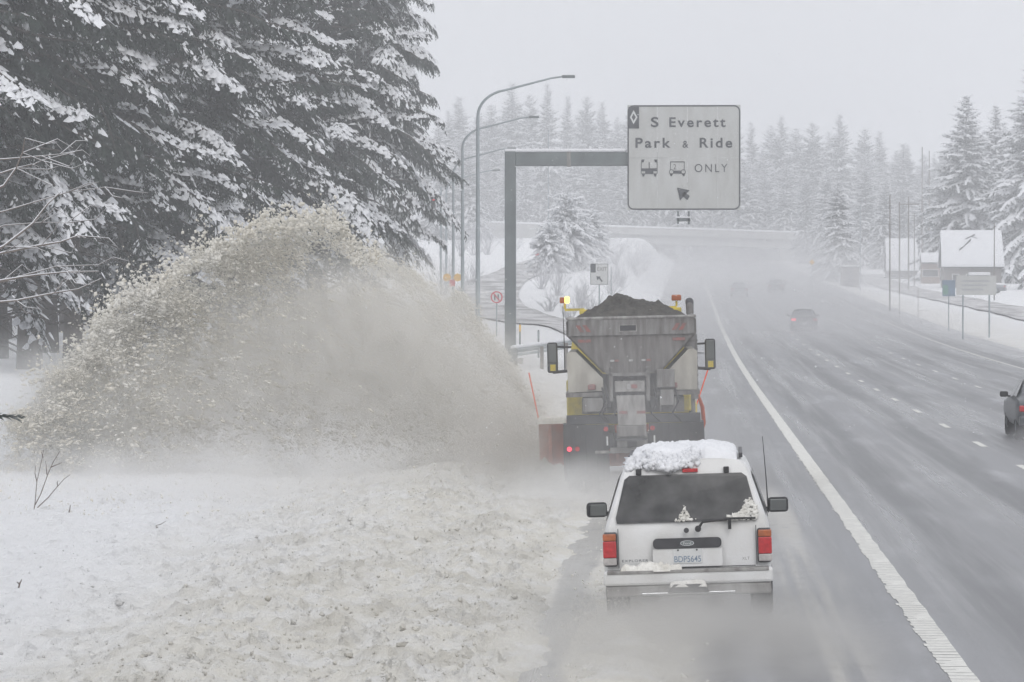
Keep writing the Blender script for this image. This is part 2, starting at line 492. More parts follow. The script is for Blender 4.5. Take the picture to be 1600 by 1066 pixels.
rxs = np.array([-3.2, -1.5, 0, 2.3, 6, 10, 14, 18.6])
rys = np.concatenate([np.arange(-60, 130, 10), np.arange(130, 420, 5), np.arange(420, 1500, 20)])
road = grid_obj('highway', rxs, rys, road_z, M_road)
tag(road, 'wet grey multi-lane highway streaked with salt and blown snow', 'road', kind='structure')

def strip(name, x0, x1, y0, y1, dz, m, parent, n=None):
    n = n or max(1, int((y1 - y0) / 4))
    V, Q = [], []
    for k in range(n + 1):
        y = lerp(y0, y1, k / n)
        for x in (x0, x1): V.append((x, y, road_z(x, y) + dz))
        if k: a = 2 * k; Q.append((a - 2, a - 1, a + 1, a))
    return link(name, mesh_np(name, V, Q), m, parent)
# the solid white line is painted over a milled rumble strip: bars with worn left ends
V, Q = [], []
y = 26.0
while y < 560:
    step = .30 if y < 150 else 3.0
    cov = (.268 + .02 * nz(y, 5)) if y < 150 else step
    wl_ = 2.37 - .03 * random.random() ** 2 + .03 * nz(y * .7, 2) + .03 * nz(y * 3, 6)
    for (a, b, x0) in ([(y, y + cov, wl_), (y + cov, y + step, wl_ + .05 + .12 * random.random())] if y < 75 else [(y, y + step, wl_)]):
        if y < 75 and a > y and random.random() < .7: continue
        x1 = 2.62 + .02 * nz(y * .9, 7)
        n = len(V)
        V += [(x0, a, road_z(2.4, a) + .006), (x1, a, road_z(2.6, a) + .006), (x1, b, road_z(2.6, b) + .006), (x0, b, road_z(2.4, b) + .006)]
        Q.append((n, n + 1, n + 2, n + 3))
    y += step
link('edge_line', mesh_np('edge_line', V, Q), M_paint, road)
DASH0 = 22050 / (731 - 451.0)
for k in range(-3, 34):
    yc = DASH0 + k * 12.19
    w = .075 if k < 12 else .085
    strip('lane_dash', 6.62 - w, 6.62 + w, yc - 1.5, yc + 1.5, .006, M_paint, road, 2)
for k in range(-1, 26):
    yc = DASH0 + 4.0 + k * 12.19
    strip('lane_dash', 10.40 - .06, 10.40 + .06, yc - 1.5, yc + 1.5, .006, M_paint, road, 2)
strip('edge_line', 14.35, 14.47, 60, 620, .006, M_paint, road)

# exit ramp curling up to the left
def ribbon(name, pts, w, fn, dz, m, sub=10):
    P = [Vector((a, b, 0)) for a, b in pts]
    C = []
    for i in range(len(P) - 1):
        p0, p1, p2, p3 = P[max(i - 1, 0)], P[i], P[i + 1], P[min(i + 2, len(P) - 1)]
        for k in range(sub):
            t = k / sub
            C.append(.5 * ((2 * p1) + (p2 - p0) * t + (2 * p0 - 5 * p1 + 4 * p2 - p3) * t * t + (3 * p1 - p0 - 3 * p2 + p3) * t ** 3))
    C.append(P[-1])
    V, Q = [], []
    nw = 5
    for i, c in enumerate(C):
        d = (C[min(i + 1, len(C) - 1)] - C[max(i - 1, 0)]).normalized()
        s = Vector((d.y, -d.x, 0))
        for k in range(nw):
            q = c + s * w * (k / (nw - 1) - .5) * (1 + .06 * nz(i * .7, k))
            V.append((q.x, q.y, fn(q.x, q.y) + dz))
        if i:
            for k in range(nw - 1):
                a = (i - 1) * nw + k
                Q.append((a, a + 1, a + nw + 1, a + nw))
    return link(name, mesh_np(name, V, Q, smooth=True), m)
rp = [(-1.5, 205), (-3.6, 228), (-7.6, 252), (-11.2, 274), (-14.2, 300), (-16.2, 330), (-16.8, 360), (-16.0, 395), (-14.6, 428), (-12, 462)]
ramp = ribbon('exit_ramp', rp, 5.2, lambda x, y: max(G(x, y, True), road_z(x, y)), .09, M_ramp)
tag(ramp, 'slush covered exit ramp curving up to the left', 'road', kind='structure')
fr = [(25.2, 150), (25.2, 260), (25.4, 320), (25.6, 400), (26.2, 480), (27, 560), (29, 640)]
front = ribbon('frontage_road', fr, 4.6, G, .10, M_ramp)
tag(front, 'slushy side road along the houses right of the highway', 'road', kind='structure')

# ------------------------------------------------------------------ overpass
OD = 850.0
ov = empty('overpass', (0, OD, 0))
def ovz(x): return lerp(17.6, 15.2, (x + 47) / 71.0)
def ovbar(name, x0, x1, y0, y1, a, b, m):
    poly = [(x0, ovz(x0) + a), (x1, ovz(x1) + a), (x1, ovz(x1) + b), (x0, ovz(x0) + b)]
    return MB().prism(poly, y0, y1).build(name, m, ov)
ovbar('girder', -95, 27, .4, 10, -3.3, -1.5, M_conc)
ovbar('deck', -95, 27, -.4, 11, -1.5, -.9, M_conc)
ovbar('parapet', -95, 27, -.4, -.1, -.9, 0, M_conc)
ovbar('parapet', -95, 27, 10.7, 11, -.9, 0, M_conc)
ovbar('snow_cap', -95, 27, -.5, .1, 0.004, .35, M_snow)
for x in (-9.2, -6.6):
    B('pier', M_conc, ov, x, x + 1.5, 3, 6, 8, ovz(x) - 3.3)
B('pier_cap', M_conc, ov, -12, -2, 2.6, 6.4, ovz(-7) - 4.3, ovz(-7) - 3.31)
B('abutment', M_conc, ov, 20, 27.4, .6, 10, 8, ovz(24) - 3.3)
B('retaining_wall', M_conc, ov, -96, -26, -1.2, -.5, 9, ovz(-50) - 2.0)
tag(ov, 'pale concrete overpass with snow along its parapet crossing in the mist', 'bridge')

# ------------------------------------------------------------------ trees
UP = np.array([0, 0, 1.0])
def norm(a): return a / np.maximum(1e-9, np.linalg.norm(a, axis=-1, keepdims=True))
class Fol:
    def __init__(s): s.b = []; s.sn = []
    def blades(s, P, D, L, W, roll):
        S = norm(np.cross(D, UP) + 1e-6); N = np.cross(S, D)
        S = S * np.cos(roll)[:, None] + N * np.sin(roll)[:, None]
        mid = P + D * (L * .42)[:, None] - UP * (L * .03)[:, None]
        tip = P + D * L[:, None] - UP * (L * .14)[:, None]
        s.b.append(np.stack([P, mid + S * W[:, None], tip, mid - S * W[:, None]], 1))
    def lumps(s, P, D, L, W, H, r):
        """lens-shaped caps of snow lying on a frond"""
        S = norm(np.cross(D, UP) + 1e-6)
        j = lambda k: (r.random(len(P)) - .5)[:, None] * k
        mid = P + D * (L * .5)[:, None] - UP * (L * .05)[:, None]
        a = P + S * j(.05); c = P + D * L[:, None] - UP * (L * .14)[:, None]
        l1 = P + D * (L * .28)[:, None] + S * W[:, None] * (.8 + j(.6)) - UP * .03
        l2 = P + D * (L * .68)[:, None] + S * W[:, None] * (.8 + j(.6)) - UP * (L * .08)[:, None] - UP * .02
        r1 = P + D * (L * .28)[:, None] - S * W[:, None] * (.8 + j(.6)) - UP * .03
        r2 = P + D * (L * .68)[:, None] - S * W[:, None] * (.8 + j(.6)) - UP * (L * .08)[:, None] - UP * .02
        t1 = P + D * (L * .3)[:, None] + UP * H[:, None] * (1 + j(.6)); t2 = P + D * (L * .68)[:, None] + UP * H[:, None] * (.75 + j(.6)) - UP * (L * .06)[:, None]
        s.sn.append(np.stack([a, l1, l2, c, r2, r1, t1, t2], 1))
    def mesh_b(s, name):
        V = np.concatenate(s.b); n = len(V)
        return mesh_np(name, V.reshape(-1, 3), np.arange(4 * n).reshape(n, 4))
    def mesh_s(s, name):
        V = np.concatenate(s.sn); n = len(V)
        o = (np.arange(n) * 8)[:, None]
        T = np.concatenate([o + np.array([t]) for t in ((0, 6, 1), (0, 5, 6), (3, 2, 7), (3, 7, 4))])
        Q = np.concatenate([o + np.array([t]) for t in ((1, 6, 7, 2), (5, 4, 7, 6))])
        return mesh_np(name, V.reshape(-1, 3), Q, T, smooth=True)

def conifer(seed, H, RAD, base, snow, detail=2, step=.42, per=5, droop=.30, ms=M_snow, mn=M_needle, sparse_top=None, dead=0, shape=.8, clump=1.0):
    r = np.random.default_rng(seed)
    f = Fol()
    limbs = MB()
    z = base
    gap = 1.0
    while z < H - .25:
        t = (z - base) / (H - base)
        k = per if t < .85 else 4
        a0 = r.random() * 6.28
        for q in range(k):
            az = a0 + 6.283 * (q + r.random() * .6) / k
            Lb = (RAD * (1 - t) ** shape * ((.40 + .75 * r.random()) if detail == 2 else (.5 + .65 * r.random())) + .25)
            if t < .12: Lb *= .75 + 2 * t
            p0 = (lerp(.16, .60, t) + .16 * r.standard_normal()) if detail == 2 else (lerp(-.05, .62, t) + .14 * r.standard_normal())
            hd = np.array([math.cos(az), math.sin(az), 0]); sd = np.array([-hd[1], hd[0], 0])
            dr = droop * (1 - .65 * t) * (.7 + .6 * r.random())
            wv = .05 + .16 * r.random()
            def ax(u):
                u = np.atleast_1d(u)
                rr = u * Lb
                zz = z + math.tan(p0) * rr - dr * Lb * u ** 2 * 1.3 + .07 * Lb * np.maximum(0, u - .75)
                return hd * rr[:, None] + UP * zz[:, None] + sd * (wv * Lb * np.sin(u * 3.2 + q))[:, None] + UP * (.035 * Lb * np.sin(u * 7 + q * 2.1) * u)[:, None]
            us = np.linspace(0, 1, 5)
            if Lb > 1.0 and detail >= 1:
                limbs.tube([tuple(v) for v in ax(us)], [.012 * Lb + .012, .010 * Lb + .01, .008 * Lb + .008, .006 * Lb + .005, .005], n=4, cap=False)
            st = (.13 if detail == 2 else .22) * gap
            if sparse_top and z > sparse_top: st *= 2.0
            n = max(3, int(Lb * .86 / st))
            u = np.linspace(.12, 1.0, n) + r.random(n) * .02
            P = ax(u); D0 = norm(ax(u + .02) - P)
            load = snow * ((.10 + .35 * r.random()) if r.random() < .55 else (1.2 + 1.3 * r.random())) if detail == 2 else snow * (.35 + 1.1 * r.random())        # how much this bough still carries
            for side in (-1, 1):
                ang = .75 + .35 * r.random(n)
                dl = (.25 + .85 * r.random(n) ** 1.2) if detail == 2 else .25 + .75 * r.random(n)
                D = norm(D0 * np.cos(ang)[:, None] + (sd * side) * np.sin(ang)[:, None] - UP * (dl - (.55 * r.random(n) * (r.random(n) < .4) if detail == 2 else 0))[:, None])
                tl = np.clip((.16 + .30 * Lb * np.sin(np.pi * np.clip(.18 + .74 * u, 0, 1)) ** 1.0 * (.45 + .6 * r.random(n))), .18, 1.25)
                tl *= 1 - .45 * u
                if detail == 2: tl = np.maximum(tl, .34 + .25 * r.random(n))
                if detail == 2:
                    f.blades(P, D, tl, .035 + .05 * tl, r.standard_normal(n) * .5)
                    m = 7
                    for j in range(m):
                        w = (j + .5) / m
                        Ps = P + D * (tl * w)[:, None] - UP * (tl * .14 * w * w)[:, None]
                        S = norm(np.cross(D, UP)) * (1 if j % 2 else -1)
                        Ds = norm(D * .75 + S * (.55 + .3 * r.random(n))[:, None] - UP * (.1 + .5 * r.random(n))[:, None])
                        f.blades(Ps, Ds, (.10 + .22 * tl * (1.05 - w)) * (.7 + .6 * r.random(n)), np.full(n, .028) + .02 * r.random(n), r.standard_normal(n) * .7)
                else:
                    f.blades(P, D, tl * 1.1, .07 + .09 * tl, r.standard_normal(n) * .6)
                    Ps = P + D * (tl * .45)[:, None]
                    for sgn in (-1, 1):
                        S = norm(np.cross(D, UP)) * sgn
                        Ds = norm(D * .7 + S * .8 - UP * (.2 + .5 * r.random(n))[:, None])
                        f.blades(Ps, Ds, tl * .6, .05 + .05 * tl, r.standard_normal(n) * .6)
                patch = np.clip(.55 + .9 * np.sin(P[:, 0] * 2.3 + q) * np.sin(P[:, 1] * 2.1 + z) + .5 * np.sin(P[:, 2] * 3.1 + P[:, 0] * 1.7), .05, 1.5) if detail == 2 else 1.0
                pick = r.random(n) < np.clip(load * patch, 0, .96)
                if pick.any():
                    np_ = int(pick.sum())
                    Dp = norm(D[pick] + UP * .12)
                    if detail == 2:
                        for off in (.05, .5):
                            W = (.022 + .05 * tl[pick]) * (.5 + .9 * r.random(np_))
                            Po = P[pick] + D[pick] * (tl[pick] * (off + .12 * r.random(np_)))[:, None] - UP * (tl[pick] * .14 * off * off)[:, None]
                            f.lumps(Po + UP * .015, Dp, tl[pick] * (.22 + .25 * r.random(np_)), W, W * .9, r)
                    else:
                        W = (.045 + .085 * tl[pick]) * (.7 + .7 * r.random(np_)) * 1.5
                        f.lumps(P[pick] + UP * .02, Dp, tl[pick] * (.55 + .5 * r.random(np_)), W, W * .75, r)
            # snow along the bough itself
            n2 = max(2, int(Lb / (.13 if detail == 2 else .28)))
            u2 = np.linspace(.18, .98, n2)
            pick = r.random(n2) < np.clip(load * 1.5, 0, 1)
            if pick.any():
                u3 = u2[pick]; P2 = ax(u3) + UP * .03; D2 = norm(ax(u3 + .02) - ax(u3)); m2 = len(u3)
                W = (.09 + .05 * Lb * (1 - .5 * u3) * r.random(m2)) * min(1.6, .6 + load)
                if detail == 2:
                    for rep_ in range(6 if load > .3 else 1):
                        off = (.10 + .11 * Lb * (1 - .6 * u3)) * r.standard_normal(m2) * (.7 if rep_ else .25)
                        P3 = P2 + sd * off[:, None] - UP * (.05 * r.random(m2) + .42 * np.abs(off))[:, None] + hd * (.12 * r.standard_normal(m2))[:, None]
                        W3 = np.clip((.05 + .13 * r.random(m2) ** 1.5) * min(1.3, .6 + load), .03, .20)
                        f.lumps(P3, norm(D2 + sd * (np.sign(off) * .8 + .6 * r.standard_normal(m2))[:, None] - UP * .15), .12 + .30 * r.random(m2) ** 1.5, W3, W3 * (.42 + .25 * r.random()), r)
                else: f.lumps(P2, D2, np.full(m2, .5) * (.7 + .6 * r.random(m2)), np.clip(W, .06, .34), np.clip(W * .6, .04, .16), r)
        z += step * (.75 + .5 * r.random()) * (1 + .5 * (1 - t) * 0) * (1.6 if (sparse_top and z > sparse_top) else 1)
    tr = MB()
    hs_ = np.linspace(-.6, H, 9)
    br = .0125 * H + .02
    tr.tube([(.12 * nz(v * .15, seed), .12 * nz(v * .15, seed + 9), v) for v in hs_], [br * (1 - .94 * max(0, v) / H) * (1.25 if v < 0 else 1) for v in hs_], n=10)
    for q in range(dead):                                   # bare lower limbs
        zz = base * .25 + base * .9 * r.random(); az = r.random() * 6.28; l = 1.2 + 2.2 * r.random()
        e = Vector((math.cos(az), math.sin(az), -.25))
        tr.tube([(0, 0, zz), tuple(Vector((0, 0, zz)) + e * l * .5 + Vector((0, 0, .1))), tuple(Vector((0, 0, zz)) + e * l)], [.045, .03, .01], n=4, cap=False)
    tr.add(limbs.v, limbs.f)
    return tr, f.mesh_b('crown'), f.mesh_s('snow_load'), mn, ms

class Kind:
    def __init__(s, data, joined=False):
        tr, mb, ms_, mn, msn = data
        mt = bpy.data.meshes.new('trunk'); mt.from_pydata(tr.v, [], tr.f); mt.update()
        mt.materials.append(M_bark); mb.materials.append(mn); ms_.materials.append(msn)
        s.m = (mt, mb, ms_)
    def place(s, x, y, z=None, sc=1.0, rz=None, label='', group=None, name='fir_tree', scz=None):
        zz = G(x, y, False) if z is None else z
        e = empty(name, (x, y, zz - .1), (0, 0, random.random() * 6.28 if rz is None else rz))
        e.scale = (sc, sc, scz or sc)
        for nm, me in zip(('trunk', 'crown', 'snow_load'), s.m):
            o = bpy.data.objects.new(nm, me); COL.objects.link(o); o.parent = e
        tag(e, label, 'tree', group)
        return e

near = [Kind(conifer(11, 27, 6.0, 5.4, .28, 2, step=.62, per=5, droop=.36, sparse_top=15, dead=40)),
        Kind(conifer(12, 25, 5.4, 3.6, .36, 2, step=.62, per=5, droop=.40, sparse_top=15, dead=30)),
        Kind(conifer(13, 29, 6.2, 6.8, .22, 2, step=.66, per=5, droop=.34, sparse_top=17, dead=55))]
farK = [Kind(conifer(21, 30, 7.2, 1.0, .62, 1, step=.50, per=6, droop=.40, mn=M_needle_f, shape=.75)),
        Kind(conifer(22, 26, 6.8, .8, .75, 1, step=.46, per=6, droop=.44, mn=M_needle_f, shape=.7)),
        Kind(conifer(23, 32, 7.8, 2.0, .5, 1, step=.54, per=6, droop=.38, mn=M_needle_f, shape=.7))]
rightK = [Kind(conifer(31, 23, 6.8, 1.0, 1.0, 1, step=.40, per=7, droop=.50, mn=M_needle_f, shape=.85)),
          Kind(conifer(32, 22, 5.8, .6, 1.0, 1, step=.40, per=7, droop=.55, mn=M_needle_f, shape=.8))]
M_needle_w = foliage('hoar_white_needles', (.16, .18, .18), .95, (.24, .26, .26))
bushK = Kind(conifer(41, 9, 4.4, .3, .8, 1, step=.34, per=7, droop=.55, mn=M_needle_w, shape=.45))

# dense stand on the left: the front row first
stand = [
    # photo x, distance, kind, scale
    (590, 262, 1, 1.0), (556, 230, 0, 1.0), (490, 205, 1, 1.02), (415, 186, 0, 1.0), (500, 240, 2, 1.0), (350, 174, 1, 1.0),
    (275, 160, 0, 1.05), (205, 150, 1, 1.0), (110, 143, 0, .96), (40, 134, 2, 1.0), (-45, 126, 1, 1.0), (-120, 122, 0, 1.0),
    (570, 285, 0, 1.08), (460, 262, 2, 1.1), (380, 232, 2, 1.05), (310, 214, 0, 1.1), (230, 196, 2, 1.05), (150, 182, 1, 1.1), (70, 172, 2, 1.05), (-10, 160, 0, 1.1), (-80, 150, 2, 1.0),
    (550, 305, 1, 1.2), (400, 285, 0, 1.25), (290, 262, 1, 1.2), (190, 240, 1, 1.2), (100, 225, 1, 1.2), (0, 205, 1, 1.15), (450, 310, 1, 1.3), (340, 290, 1, 1.3), (240, 275, 1, 1.3), (130, 260, 1, 1.3), (30, 245, 1, 1.3),
]
SHARED = 'dark snow-laden fir in the dense roadside stand behind the slush plume'
uniq = {0: 'snow-laden fir at the right edge of the dense stand, nearest the light poles',
        1: 'dark fir with heavy white boughs just left of the stand\'s right edge',
        6: 'dark fir with long snow-loaded boughs above the left slope of the plume',
        9: 'dark fir with bare lower trunk behind the snow-lined bare branches at far left',
        10: 'dark fir cut off by the left edge of the picture'}
for i, (x, D, k, sc) in enumerate(stand):
    p = px(x, 451, D)
    near[k].place(p.x, D, None, sc, None, uniq.get(i, SHARED), 'firs of the dense stand on the left', scz=sc * (1.55 if D > 215 else 1.15))

def treeline(lst, kinds, label, group, base=None):
    for (x, top, D, k) in lst:
        p = px(x, top, D)
        z0 = G(p.x, D, False) if base is None else base
        Ht = (30, 26, 32)[k] if kinds is farK else (23, 22)[k]
        sc = max(.25, (p.z - z0) / Ht)
        tr_ = kinds[k].place(p.x, D, z0, sc * random.uniform(.72, 1.25) if kinds is farK else sc, None, label, group, scz=sc)
        tr_.rotation_euler.x = random.uniform(-.03, .03); tr_.rotation_euler.y = random.uniform(-.03, .03)
rt = random.Random(5)
L1 = [(714, 150, 900, 0), (745, 175, 930, 1), (768, 160, 890, 2), (797, 128, 900, 0), (815, 180, 940, 1), (835, 145, 910, 2), (858, 130, 880, 0), (882, 150, 930, 0), (905, 170, 960, 1), (918, 148, 900, 2), (942, 158, 905, 0), (965, 182, 930, 1), (985, 170, 900, 2), (1010, 175, 940, 0), (1040, 168, 930, 1), (1065, 165, 900, 0), (1090, 160, 940, 2), (1120, 175, 930, 0), (1145, 185, 910, 1)]
L1 += [(x_ + rt.uniform(-8, 8), rt.uniform(178, 245), rt.uniform(905, 1010), rt.randrange(3)) for x_ in range(704, 1160, 21)]
treeline(L1, farK, 'tall snow-dusted fir in the hazy wood beyond the overpass and behind the big sign', 'firs behind the overpass')
L2 = [(1178, 190, 930, 0), (1203, 195, 950, 1), (1217, 180, 920, 0), (1247, 200, 960, 1), (1272, 190, 930, 2), (1293, 205, 960, 0), (1314, 178, 900, 0), (1345, 200, 940, 2), (1370, 205, 960, 0), (1395, 235, 980, 1), (1415, 225, 960, 0), (1440, 240, 990, 2), (1465, 235, 960, 1)]
L2 += [(x_ + rt.uniform(-9, 9), rt.uniform(205, 275), rt.uniform(890, 1010), rt.randrange(3)) for x_ in range(1172, 1480, 19)]
treeline(L2, farK, 'pale misty fir in the wood right of the big sign, beyond the highway', 'misty firs right of the sign')
L3 = [(690, 190, 760, 1), (725, 215, 800, 2), (700, 170, 860, 0), (735, 235, 760, 1), (900, 215, 870, 1), (760, 240, 860, 2), (790, 230, 870, 1), (820, 240, 865, 0), (855, 235, 880, 1), (935, 240, 868, 2), (970, 250, 872, 1), (1000, 240, 868, 0)]
treeline(L3, farK, 'smaller snow-covered fir filling the front of the wood behind the overpass', 'front row firs of the far wood')
L4 = [(1165, 255, 868, 1), (1195, 262, 875, 0), (1225, 255, 868, 1), (1258, 270, 800, 2), (1290, 265, 780, 1), (1350, 260, 760, 0), (1378, 280, 720, 1), (1410, 290, 760, 2), (1445, 270, 700, 1), (1470, 290, 720, 0)]
treeline(L4, farK, 'lower misty fir in the front of the wood right of the sign', 'front row of misty firs on the right')
for x, top, D, k, lab in [(1507, 150, 560, 0, 'big snow-covered fir rising behind the barn-like house'), (1553, 166, 590, 1, 'slimmer snow-covered fir between two bigger ones above the house roof'),
                          (1612, 96, 545, 0, 'tallest snow-covered fir at the right edge of the picture'), (1655, 130, 480, 1, 'snow-covered fir cut off by the right edge')]:
    p = px(x, top, D); z0 = G(p.x, D, False)
    rightK[k].place(p.x, D, z0, (p.z - z0) / (23, 22)[k] * (1.15 if k == 0 else 1), None, lab, 'snowy firs around the house', scz=(p.z - z0) / (23, 22)[k])
p = px(1470, 300, 560); rightK[1].place(p.x, 560, None, .62, None, 'small snowy fir between the two white-roofed houses', 'snowy firs around the house')
p = px(1308, 285, 520); z0 = G(p.x, 520, False)
rightK[1].place(p.x, 520, z0, .74, None, 'broad drooping snow-covered fir beside the highway where the overpass ends', None, scz=(p.z - z0) / 22)
p = px(885, 345, 400); z0 = interp(LB, 380)
bushK.place(p.x, 400, G(p.x, 400, False), .86, None, 'bushy heavily snowed conifer beside the ramp, left of the small lane sign', None, 'snowy_conifer')
for x_, d_, s_, lab in ((858, 392, .62, 'left'), (902, 408, .70, 'right')):
    p = px(x_, 400, d_)
    bushK.place(p.x, d_, G(p.x, d_, False), s_, None, 'low frosted conifer leaning against the ' + lab + ' side of the bushy snowed conifer by the ramp', None, 'snowy_conifer', scz=s_ * .9)
p = px(925, 385, 430)
bushK.place(p.x, 430, G(p.x, 430, False), .62, None, 'smaller snowed conifer just behind the small lane sign', None, 'snowy_conifer')

def twiggy(seed, hgt, n, m, rad=.02, spread=.8, lev=3, snowy=False):
    r = random.Random(seed); b = MB(); s = MB()
    def grow(p, d, l, rd, k):
        q = [p]
        for i in range(3):
            d = (d + Vector((r.uniform(-.22, .22), r.uniform(-.22, .22), r.uniform(-.06, .16)))).normalized()
            q.append(q[-1] + d * l / 3)
        b.tube(q, [rd, rd * .85, rd * .7, rd * .45], n=4, cap=False)
        if snowy: s.tube([v + Vector((0, 0, rd * .9)) for v in q], [rd * .95, rd * .9, rd * .8, rd * .5], n=5, cap=True)
        if k <= 0: return
        for i in range(r.choice((2, 3))):
            e = q[r.choice((1, 2, 3))]
            dd = (d + Vector((r.uniform(-1, 1), r.uniform(-1, 1), r.uniform(-.4, .6))) * .75).normalized()
            grow(e, dd, l * r.uniform(.5, .75), rd * .55, k - 1)
    for i in range(n):
        a = r.random() * 6.28; t = r.random() * spread
        grow(Vector((.2 * math.cos(a) * r.random(), .2 * math.sin(a) * r.random(), -.1)), Vector((math.cos(a) * t, math.sin(a) * t, 1)).normalized(), hgt * r.uniform(.45, .7), rad, lev)
    return b, s
shrubs = [(845, 425, 345, 2.8), (872, 440, 330, 2.6), (905, 455, 300, 2.2), (860, 468, 290, 1.5), (955, 430, 350, 2.6), (925, 470, 280, 1.6), (890, 485, 275, 1.1), (970, 418, 380, 2.4), (740, 405, 470, 4), (762, 398, 480, 4.5), (720, 400, 460, 4), (800, 400, 500, 4), (690, 420, 330, 3.5), (705, 455, 300, 2.2), (733, 440, 350, 2.4), (985, 405, 480, 3.2), (1008, 402, 520, 3), (962, 414, 440, 3), (945, 420, 460, 3.4), (915, 410, 470, 3.5), (995, 410, 455, 2.4)]
for i, (x, yy, D, hg) in enumerate(shrubs):
    b, s = twiggy(100 + i, hg, 16, M_frost, .035, 1.0, 3)
    p = px(x, yy, D)
    o = b.build('frosted_shrub', M_frost)
    o.location = (p.x, D, G(p.x, D, False) - .05)
    tag(o, 'grey hoar-frosted bare shrub on the snowy bank by the ramp', 'shrub', 'frosted shrubs along the ramp')

# bare snow-lined branches at the left edge
def limb_tree(label, base, limbs):
    e = empty('bare_tree', base)
    bb, ss = MB(), MB()
    D = base[1]
    r = random.Random(3)
    tr = MB()
    top = Vector((-.6, .3, 7.5))
    tr.tube([(0, 0, -.3), (-.1, 0, 2), (-.2, .1, 4.5), tuple(top)], [.16, .14, .10, .04], n=8)
    for pts, rd in limbs:
        q = [px(a, c, D + dd) - Vector(base) for a, c, dd in pts]
        n = len(q)
        rr = [rd * (1 - .65 * k / (n - 1)) for k in range(n)]
        rr = [v * .75 for v in rr]
        bb.tube(q, rr, n=5)
        ss.tube([v + Vector((0, 0, rr[k] * .9)) for k, v in enumerate(q)], [v * .7 for v in rr], n=5)
    for k in range(36):                                     # side twigs
        pts, rd = limbs[r.randrange(len(limbs))]
        j = r.randrange(1, len(pts))
        a, c, dd = pts[j]
        o = px(a, c, D + dd) - Vector(base)
        e2 = o + Vector((r.uniform(.2, .9), r.uniform(-.5, .5), r.uniform(-.5, .5)))
        e3 = e2 + Vector((r.uniform(.1, .4), 0, r.uniform(-.3, .3)))
        bb.tube([o, e2, e3], [.012, .009, .004], n=3, cap=False)
        ss.tube([o + Vector((0, 0, .011)), e2 + Vector((0, 0, .01)), e3 + Vector((0, 0, .006))], [.010, .009, .004], n=3, cap=False)
    tr.build('trunk', M_bark, e, True)
    bb.build('branch', M_twig, e, True); ss.build('snow_line', M_snow, e, True)
    return tag(e, label, 'tree')
bp = px(-95, 640, 100)
limb_tree('bare deciduous tree at left edge with thin snow-lined branches reaching right', (bp.x, 100, G(bp.x, 100, False)), [
    ([(-95, 430, 0), (0, 385, 0), (45, 350, .2), (70, 318, .3), (90, 300, .4)], .05),
    ([(-95, 420, 0), (0, 395, 0), (60, 383, -.2), (90, 378, -.3), (118, 368, -.3), (130, 372, -.3)], .045),
    ([(-95, 455, 0), (0, 438, 0), (50, 430, 0), (100, 425, .2), (150, 424, .3)], .04),
    ([(-95, 462, 0), (0, 440, .3), (40, 428, .3), (85, 416, .5), (150, 414, .5)], .03),
    ([(-95, 330, 0), (0, 290, 0), (20, 262, 0), (30, 238, 0), (34, 215, 0)], .045),
    ([(-95, 300, 0), (20, 262, .4), (48, 256, .5), (60, 250, .5)], .03),
    ([(-95, 480, 0), (20, 470, .2), (80, 458, .3), (118, 452, .3), (155, 435, .3)], .035),
    ([(-95, 350, .5), (0, 330, .6), (50, 315, .6), (100, 300, .7), (160, 292, .8)], .028),
    ([(-95, 250, .5), (0, 248, .6), (60, 243, .6), (90, 240, .6)], .03),
    ([(-95, 400, 1), (0, 352, 1), (60, 347, 1), (100, 348, 1)], .022)])
gb = MB(); sb_ = MB()
g0 = px(-30, 655, 62)
f = Fol(); r_ = np.random.default_rng(3)
u = np.linspace(0, 1, 30); P = np.stack([lerp(-.35, .62, u), 0 * u, .05 * np.sin(u * 3)], 1)
for sd_ in (-1, 1):
    f.blades(P, norm(np.stack([.7 + 0 * u, sd_ * .5 + 0 * u, -.1 + .8 * (r_.random(30) - .5)], 1)), .12 + .05 * r_.random(30), np.full(30, .014), r_.standard_normal(30))
    f.blades(P, norm(np.stack([.7 + 0 * u, sd_ * .2 + 0 * u, .8 * (r_.random(30) - .5)], 1)), .12 + .05 * r_.random(30), np.full(30, .014), r_.standard_normal(30))
sap = empty('fir_sapling', (g0.x - .1, 62, G(g0.x, 62, False)))
q0 = g0.z - G(g0.x, 62, False)
MB().tube([(-.45, 0, -.2), (-.42, 0, q0 * .6), (-.35, 0, q0 + .02), (.6, 0, q0 + .03)], [.03, .025, .02, .006], n=6).build('trunk', M_bark, sap)
o = link('crown', f.mesh_b('crown'), M_needle, sap); o.location = (0, 0, q0)
tag(sap, 'dark green fir twig poking in at the left edge above the snow', 'sapling')

# ------------------------------------------------------------------ twigs in the snow
def stick(name, label, D, paths, rad, cat='twig'):
    b = MB()
    o0 = px(*paths[0][0], D); g = G(o0.x, D)
    dz = g - o0.z
    for pth in paths:
        q = [px(a, c, D) - Vector((o0.x, D, o0.z)) + Vector((0, .1 * nz(a, c), 0)) for a, c in pth]
        b.tube(q, [rad * (1 - .6 * k / (len(q) - 1)) for k in range(len(q))], n=5)
    o = b.build(name, M_twig); o.location = (o0.x, D, g - .02)
    return tag(o, label, cat)
stick('bare_sapling', 'thin bare three-stemmed sapling standing in the snow at left', 66,
      [[(47, 782), (49, 770), (52, 735), (60, 700), (63, 684)], [(49, 772), (58, 755), (70, 722), (78, 704), (88, 688), (85, 683)], [(53, 776), (70, 760), (85, 742), (96, 730), (105, 724)],
       [(52, 735), (49, 722), (50, 710)], [(68, 724), (67, 712), (66, 702)], [(85, 742), (84, 736), (86, 733)], [(62, 697), (59, 688)], [(75, 712), (84, 708), (92, 705)]], .009, 'sapling')
